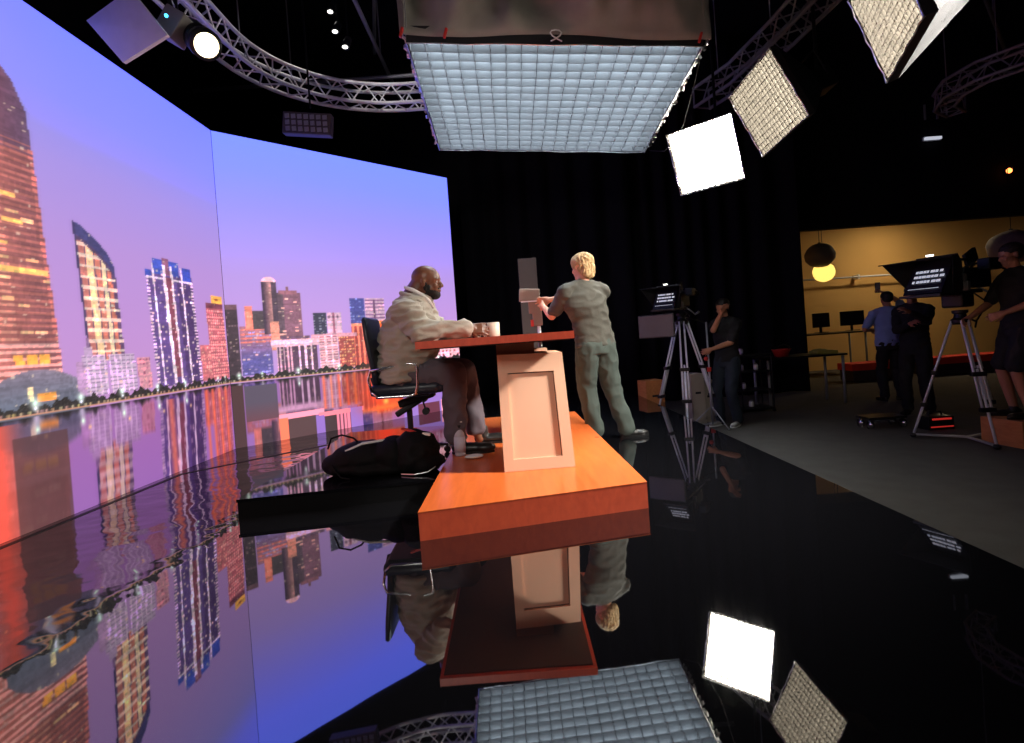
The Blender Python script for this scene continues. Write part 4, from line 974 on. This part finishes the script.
cloth((x1+.02,y0,zb-.06), (x1+.02,y1,zb-.08), (x1+.08,y0-.05,zb+.95), (x1+.08,y1,zb+.6), 40, 10, .06, 3)
cloth((x0,y1+.02,zb-.10), (x1,y1+.02,zb-.10), (x0,y1+.06,zb+.6), (x1,y1+.06,zb+.6), 40, 10, .04, 4)
for xx, yf in ((x0-.035, 1), (x1+.035, 2)):   # frayed silver edging
    mb = MB(); rnd = random.Random(yf)
    n = 46
    for i in range(n):
        y = y0+(y1-y0)*i/n; 
        mb.box((xx+rnd.uniform(-.014,.014), y, BZ-.09+rnd.uniform(-.02,.02)), (.018, .030*rnd.uniform(.6,1.4), .035), Matrix.Rotation(rnd.uniform(-1,1), 3, 'X') @ Matrix.Rotation(rnd.uniform(-1,1), 3, 'Z'))
    mb.xf(bi @ SH); mb.build('silver_edging', 'silver', big)
for p in ((x0-.04,y0), (x1-.05,y0), (x0+.35,y0)):
    mb = MB(); mb.box((p[0], p[1]-.05, BZ-.10), (.022,.03,.09), Matrix.Rotation(.3, 3, 'Y'), .006); mb.xf(bi @ SH); mb.build('spring_clamp', 'red', big)
mb = MB(); mb.tube([((x0+x1)/2+.05*math.sin(a*3), y0-.06, BZ-.11+.05*math.cos(a*2.)) for a in np.linspace(0, 5, 20)], .007, 6); mb.xf(bi @ SH); mb.build('white_tie', 'white', big, True)
mb = MB(); mb.tube([(x1+.06,y1,BZ-.12),(x1+.16,y1-.3,BZ-.26),(x1+.2,y1-.9,BZ-.24),(x1+.14,y1-1.5,BZ-.1),(x1+.06,y0+.2,BZ-.03)], .005, 6); mb.xf(bi @ SH); mb.build('loose_cord', 'dark_fab', big, True)
for p in ((x0,y1),(x1,y1),(x0,y0),(x1,y0)):
    mb = MB(); mb.cyl((p[0],p[1],BZ+.2), (p[0],p[1],6.58), .006, seg=6); mb.xf(bi); mb.build('suspension_wire', 'alu_dim', big)

# lighting truss rings
def truss(path, z, wd, hg, label, m='alu', rad=.025):
    # resample path
    P = [V((x, y, z)) for x, y in path]; pts = [P[0]]; step = .19
    for a, b_ in zip(P, P[1:]):
        n = max(1, int(round((b_-a).length/step)))
        for i in range(1, n+1): pts.append(a.lerp(b_, i/n))
    T_ = []; n = len(pts)
    for i in range(n):
        t = (pts[min(n-1, i+1)]-pts[max(0, i-1)]).normalized(); T_.append(V((-t.y, t.x, 0)))
    root = thing('lighting_truss', label, 'truss', tuple(pts[n//2])); w = wmb(root)
    ch_ = [[p+s*wd/2*a+Z*hg/2*b_ for p, s in zip(pts, T_)] for a, b_ in ((-1,-1),(1,-1),(1,1),(-1,1))]
    for c_ in ch_: w(MB().tube(c_, rad, 10), 'chord_tube', m, True)
    mb = MB()
    for f in range(4):
        A, B = ch_[f], ch_[(f+1) % 4]
        for i in range(0, n-2, 2):
            mb.cyl(A[i], B[i+1], rad*.42, seg=6); mb.cyl(B[i+1], A[i+2], rad*.42, seg=6)
        mb.cyl(A[0], B[0], rad*.6, seg=6); mb.cyl(A[-1], B[-1], rad*.6, seg=6)
    w(mb, 'lattice_bracing', m)
    for i in (2, n//2, n-3): w(MB().cyl(pts[i]+Z*hg/2, V((pts[i].x, pts[i].y, 6.6)), .008, seg=6), 'hanging_cable', 'alu_dim')
    return root
def arc(cx, cy, r, a0, a1, n=14): return [(cx+r*math.cos(math.radians(a0+(a1-a0)*i/n)), cy+r*math.sin(math.radians(a0+(a1-a0)*i/n))) for i in range(n+1)]
truss([(-2.98, 3.6), (-3.0, 5.0)]+arc(-1.25, 6.10, 1.75, 180, 90)+[(-.75, 7.85)], 4.62, .26, .26, 'curved silver truss sweeping over the video wall corner at upper left')
truss([(3.62, 5.0), (3.55, 6.6), (3.45, 7.6), (3.2, 8.35)], 4.50, .28, .28, 'straight dim truss running behind the softboxes at upper right', 'alu_dim')
truss([(7.9,9.3),(7.45,9.0),(7.2,8.5),(7.2,8.0),(7.5,7.5),(8.1,7.1),(8.9,6.8)], 4.45, .26, .26, 'dim curved truss at the far right edge under the ceiling', 'alu_dim')

# fixture with flat panel near the truss, spot with lit lens
g = thing('panel_fixture', 'pale flat panel fixture with blue indicator hanging over the left wall', 'light fixture', (-2.42, 4.15, 3.55)); w = wmb(g)
w(MB().slab([(-3.02,4.15,3.67),(-2.75,4.12,3.32),(-2.36,4.05,3.46),(-2.64,4.1,3.85)], .03), 'panel', 'white')
w(MB().box((-2.40,4.20,3.62), (.16,.18,.22), Matrix.Rotation(.6,3,'Y'), .01), 'housing', 'grey_pl')
w(MB().ell((-2.36,4.02,3.60), .013), 'indicator', 'blueled', True)
w(MB().tube([(-2.4,4.2,3.7),(-2.5,4.25,4.0),(-2.7,4.3,4.33)], .015), 'clamp_arm', 'black_metal'); w(MB().cyl((-2.7,4.3,4.30), (-2.7,4.3,6.6), .014), 'drop_rod', 'black_metal')
g = thing('spotlight', 'black spotlight with glowing warm lens beside the pale panel fixture', 'spotlight', (-2.15, 4.2, 3.53)); w0 = wmb(g); w = lambda mb, *a: w0(mb.shift((-.11, 0, .03)), *a)
w(MB().cyl((-2.30,4.40,3.68), (-2.10,4.22,3.47), .10, .11, 20).cyl((-2.10,4.22,3.47), (-2.05,4.17,3.42), .115, .115, 20), 'barrel', 'black_metal', True)
w(MB().ell((-2.045,4.165,3.415), (.088,.088,.03), V((.05,-.05,-.05)).to_track_quat('Z','Y').to_matrix()), 'lens', 'warmlamp', True)
w(MB().tube([(-2.30,4.28,3.60),(-2.33,4.30,3.85),(-2.55,4.4,4.32)], .012), 'yoke', 'black_metal')
for i, (x, y, z) in enumerate(((-2.06,7.2,5.52), (-1.96,7.0,5.14), (-1.82,6.9,4.88))):
    g = thing('spotlight', ('highest','middle','lowest')[i]+' of the three tiny spotlights high above the curved truss', 'spotlight', (x, y, z), 0, 'small ceiling spotlights'); w = wmb(g)
    w(MB().cyl((x+.02,y+.10,z+.14), (x,y,z), .045, .055, 14), 'barrel', 'black_metal', True); w(MB().ell((x,y-.008,z-.012), (.036,.036,.015)), 'lens', 'whitelamp', True)
    ld = bpy.data.lights.new('lamp', 'SPOT'); ld.energy = 14; ld.spot_size = math.radians(75); ld.shadow_soft_size = .03; ld.color = (1.,.95,.9)
    lo = bpy.data.objects.new('lamp', ld); COL.objects.link(lo); lo.parent = g; tgt = V(((-2.6,6.8,4.6),(-1.4,7.7,4.6),(-.9,7.8,4.6))[i]); lo.location = (0,-.03,-.04); lo.rotation_euler = (tgt-V((x,y,z))).to_track_quat('-Z','Y').to_euler()
    w(MB().tube([(x+.02,y+.08,z+.12),(x+.03,y+.12,6.58)], .01), 'hanger', 'black_metal')
g = thing('flood_light', 'dim gridded flood fixture hanging just above the wall corner', 'light fixture', (-2.0, 7.0, 3.95)); w = wmb(g)
w(MB().box((-2.26,6.6,3.80), (.58,.12,.26), Matrix.Rotation(.12,3,'Y'), .01), 'housing', 'brown_dark')
for i in range(7):
    for j in range(3): w(MB().box((-2.26+(i-3)*.075,6.535,3.80+(j-1)*.075-(i-3)*.009), (.05,.02,.05), bev=0), 'lens_cell', 'grey_pl')
w(MB().tube([(-2.22,6.6,4.0),(-2.22,6.6,6.6)], .012), 'hanger', 'black_metal')
# ceiling pipes
for i, (a, b_) in enumerate((((-4.5,8.2,5.1),(3.0,8.2,5.1)), ((-1.6,2.0,5.3),(-1.6,9.5,5.3)), ((3.0,4.0,5.4),(9.0,9.5,5.4)), ((-.4,3.0,5.9),(-1.9,9.0,5.9)))):
    g = thing('ceiling_pipe', ('grey pipe crossing left to right above the wall corner','grey pipe running back above the curved truss','grey pipe crossing toward the far right truss','highest grey pipe slanting over the left side')[i], 'pipe', a); w = wmb(g)
    w(MB().cyl(a, b_, .028), 'tube', 'alu_dim', True); w(MB().cyl((V(a).lerp(V(b_), .2)), V((*V(a).lerp(V(b_), .2).xy, 6.6)), .01).cyl((V(a).lerp(V(b_), .8)), V((*V(a).lerp(V(b_), .8).xy, 6.6)), .01), 'drop_rod', 'alu_dim')
g = thing('work_light', 'small white strip light high on the dark wall at right', 'lamp', (8.7,10.8,4.35)); w = wmb(g)
w(MB().box((8.72,10.84,4.42), (.32,.05,.05)), 'tube', 'tube'); w(MB().box((8.72,10.885,4.42), (.38,.034,.09), bev=.005).box((8.60,10.86,4.95),(.03,.03,.30)).box((8.85,10.86,4.95),(.03,.03,.30)), 'bracket', 'alu_dim')
g = thing('red_lamp', 'tiny glowing orange lamp on the dark wall at the right edge', 'lamp', (10.2,10.8,3.7)); w = wmb(g)
w(MB().ell((10.18,10.82,3.66), .05), 'bulb', 'orangelamp', True); w(MB().cyl((10.18,10.84,3.66),(10.18,10.899,3.66), .05), 'socket', 'black_metal')

# ------------------------------------------------------------------ ochre room and clutter behind
def lantern(lab, c, r, m, seed, squash=1.):
    g = thing('paper_lantern', lab, 'lantern', c); mb = MB(); mb.ell((0,0,0), (r, r, r*squash), seg=32)
    for v in mb.bm.verts:
        v.co *= 1+.05*noise.noise(v.co*14/r*.12+V((seed,0,0)))+.012*math.sin(v.co.z*50/r*.3)
    mb.build('shade', m, g, True); MB().cyl((0,0,r*squash*.97), (0,0,(3.58 if c[1] > 11 else 6.58)-c[2]), .006, seg=6).build('cord', 'black_metal', g)
    MB().cyl((0,0,r*squash*.94), (0,0,r*squash*1.06), .03, seg=10).build('cap', 'black_metal', g); return g
lantern('glowing crumpled yellow paper lantern in the ochre room', (7.05, 12.0, 2.0), .22, 'paper', 1)
lantern('dark grey unlit round lantern above the glowing yellow one', (6.93, 11.9, 2.36), .30, 'paper_grey', 2, .9)
lantern('pale grey round lantern behind the head of the person in shorts', (9.75, 10.7-.3, 2.10), .38, 'paper_grey', 3, .85)
g = thing('wall_rail', 'thin metal rail along the ochre wall behind the people', 'rail', (9.5, 13.8, 1.95)); w = wmb(g)
w(MB().cyl((6.2,13.8,1.98), (14.3,13.8,1.92), .022), 'tube', 'alu', True)
w(MB().box((9.0,13.9,1.96),(.05,.2,.12)).box((12,13.9,1.93),(.05,.2,.12)), 'bracket', 'alu')
g = thing('wall_lamp', 'small white lamp on the ochre wall at the right frame edge', 'lamp', (13.1,13.8,2.3)); w = wmb(g)
w(MB().ell((13.15,13.85,2.33), .07), 'bulb', 'whitelamp', True); w(MB().cyl((13.15,13.88,2.33),(13.15,13.998,2.33),.05), 'socket', 'black_metal')
g = thing('added_ceiling_lamp', 'unseen warm lamp added in the ochre room behind the header', 'lamp', (9.6, 12.6, 3.2)); w = wmb(g)  # unseen lamp, added to brighten the ochre wall
M['addedlamp'] = mat('added_lamp', (.9,.8,.6), .5, emit=(1,.80,.52), estr=70)
w(MB().lathe([(.0,0),(.20,0),(.20,.02),(0,.02)], (9.6,12.6,3.30), 24), 'diffuser', 'addedlamp'); w(MB().lathe([(.21,0),(.21,.08),(.03,.14),(0,.14)], (9.6,12.6,3.325), 24).cyl((9.6,12.6,3.4),(9.6,12.6,3.6),.01), 'shade', 'black_metal')
def bench(x0_, x1_, y, lab):
    g = thing('bench', lab, 'bench', ((x0_+x1_)/2, y, FZ), 0, 'red topped benches'); w = wmb(g)
    w(box_between((x0_, y-.25, FZ+.24), (x1_, y+.25, FZ+.38)), 'cushion', 'red_cloth'); w(box_between((x0_+.03, y-.22, FZ+.02), (x1_-.03, y+.22, FZ+.24)), 'plinth', 'brown_dark')
bench(6.95, 8.20, 11.3, 'low bench with red cushion in the ochre room left of the blue shirt')
bench(8.6, 10.9, 11.4, 'low bench with red cushion behind the nearer tripod')
def desk_monitor(x, y, zc, w_, h_, lab, m='screen_off'):
    g = thing('monitor', lab, 'monitor', (x, y, zc-h_/2-.12)); b = wmb(g)
    b(MB().box((x,y,zc), (w_,.04,h_), bev=.008), 'display', m); b(MB().box((x,y+.03,zc-h_/2-.05), (.05,.03,.16)).box((x,y,zc-h_/2-.115), (.24,.18,.012)), 'foot', 'black_metal')
def table(x0_, x1_, y0_, y1_, zt, lab):
    g = thing('table', lab, 'table', ((x0_+x1_)/2, (y0_+y1_)/2, FZ)); b = wmb(g)
    b(box_between((x0_,y0_,zt-.03), (x1_,y1_,zt)), 'tabletop', 'black_metal')
    for x in (x0_+.05, x1_-.05):
        for y in (y0_+.05, y1_-.05): b(MB().cyl((x,y,FZ), (x,y,zt-.03), .022), 'leg', 'alu_dim', True)
table(6.55, 8.3, 12.5, 13.2, .62, 'dark work table against the ochre wall holding two monitors')
desk_monitor(7.38, 12.8, .93, .40, .34, 'left of two black monitors on the table by the ochre wall')
desk_monitor(8.12, 12.8, .93, .56, .34, 'right of two black monitors on the table by the ochre wall')
table(9.0, 11.2, 9.3, 9.9, .62, 'dark work table behind the nearer camera')
desk_monitor(9.9, 9.6, 1.10, .95, .62, 'large black monitor on the table behind the nearer camera')
# equipment cart and clutter at centre right
table(4.05, 5.35, 8.6, 9.2, .42, 'black equipment table in front of the curtain')
g = thing('folded_cloth', 'yellow green cloth lying on the black equipment table', 'cloth', (5.05, 8.75, .42)); w = wmb(g)
mb = MB(); mb.box((5.05,8.75,.45), (.34,.26,.05), bev=.02); mb.ell((4.98,8.72,.475), (.13,.10,.03)); mb.blob('cloth', 'yellow_cloth', g, .012, 2, .01, world=True)
g = thing('storage_tub', 'dull red tub on the black equipment table', 'tub', (4.42, 8.85, .42)); w = wmb(g)
w(MB().lathe([(.10,0),(.14,.11),(.15,.12),(.135,.12),(.1,.01),(0,.01)], (4.42,8.85,.421), 24), 'tub', 'red', True); w(MB().tube([(4.30,8.85,.53),(4.30,8.80,.58),(4.42,8.76,.62),(4.54,8.80,.58),(4.54,8.85,.53)], .006), 'handle', 'black_metal')
for i, (x, y, z, lab) in enumerate(((3.63,8.55,.52,'white camera rig knob highest on the small black cart'), (3.60,8.50,.27,'white jar on the upper shelf of the black cart'), (3.83,8.5,.27,'pale grey jar at the right of the upper cart shelf'), (3.62,8.5,-.02,'white jar on the middle shelf of the black cart'), (3.70,8.45,-.30,'white jar on the lowest cart shelf'))):
    g = thing('storage_jar', lab, 'jar', (x, y, z), 0, 'jars on the black cart'); MB().lathe([(.030,0),(.036,.01),(.036,.07),(.024,.085),(0,.085)], seg=20).build('jar_body', 'white', g, True); MB().lathe([(.026,.08),(.026,.10),(0,.10)], seg=16).build('lid', 'grey_pl', g)
g = thing('equipment_cart', 'small black shelved cart between the operator and the curtain', 'cart', (3.75, 8.5, FZ)); w = wmb(g)
for zz in (-.31, -.03, .26, .51): w(box_between((3.5,8.3,zz-.02), (4.0,8.7,zz)), 'shelf', 'black_metal')
for x in (3.51, 3.99):
    for y in (8.31, 8.69): w(MB().cyl((x,y,-.33), (x,y,.53), .012), 'post', 'black_metal'); w(MB().cyl((x-.015,y,-.352),(x+.015,y,-.352), .028, seg=14), 'caster', 'black_metal')
# phone held by the person in blue
g = thing('smartphone', 'phone held up by the person in the light blue shirt', 'phone', (6.03, 8.80, 1.36)); w = wmb(g)
w(MB().box((6.03,8.80,1.43), (.085,.012,.17), bev=.004), 'phone_body', 'black_metal'); w(MB().box((6.03,8.793,1.43), (.075,.003,.15)), 'phone_screen', 'screen_grey')

# thin white tape marks at the stage edge
for (x, y) in ((2.04, 3.05), (2.06, 3.9)):
    o = MB().box((x, y, FZ+.0015), (.03,.05,.002)).build('floor_mark', 'white', None); o['kind'] = 'structure'; o.name = 'trim_2'

# ------------------------------------------------------------------ world and camera
wd = bpy.data.worlds.new('studio'); bpy.context.scene.world = wd; wd.use_nodes = True
wd.node_tree.nodes['Background'].inputs['Color'].default_value = (.004,.004,.006,1); wd.node_tree.nodes['Background'].inputs['Strength'].default_value = 0.5
cam = bpy.data.cameras.new('camera'); co = bpy.data.objects.new('camera', cam); COL.objects.link(co)
cam.sensor_width = 36; cam.lens = 540/1024*36; cam.shift_x = 1.5/1024; cam.shift_y = -26.5/1024; cam.clip_start = .05
co.matrix_world = Matrix.Translation((0,0,1.05)) @ Matrix.Rotation(math.radians(90-.8), 4, 'X') @ Matrix.Rotation(math.radians(-4.1), 4, 'Z')
bpy.context.scene.camera = co
vs = bpy.context.scene.view_settings; bpy.context.scene.display_settings.display_device = 'sRGB'
vs.view_transform = 'Standard'; vs.look = 'None'; vs.gamma = 1; vs.exposure = 0; vs.use_curve_mapping = False
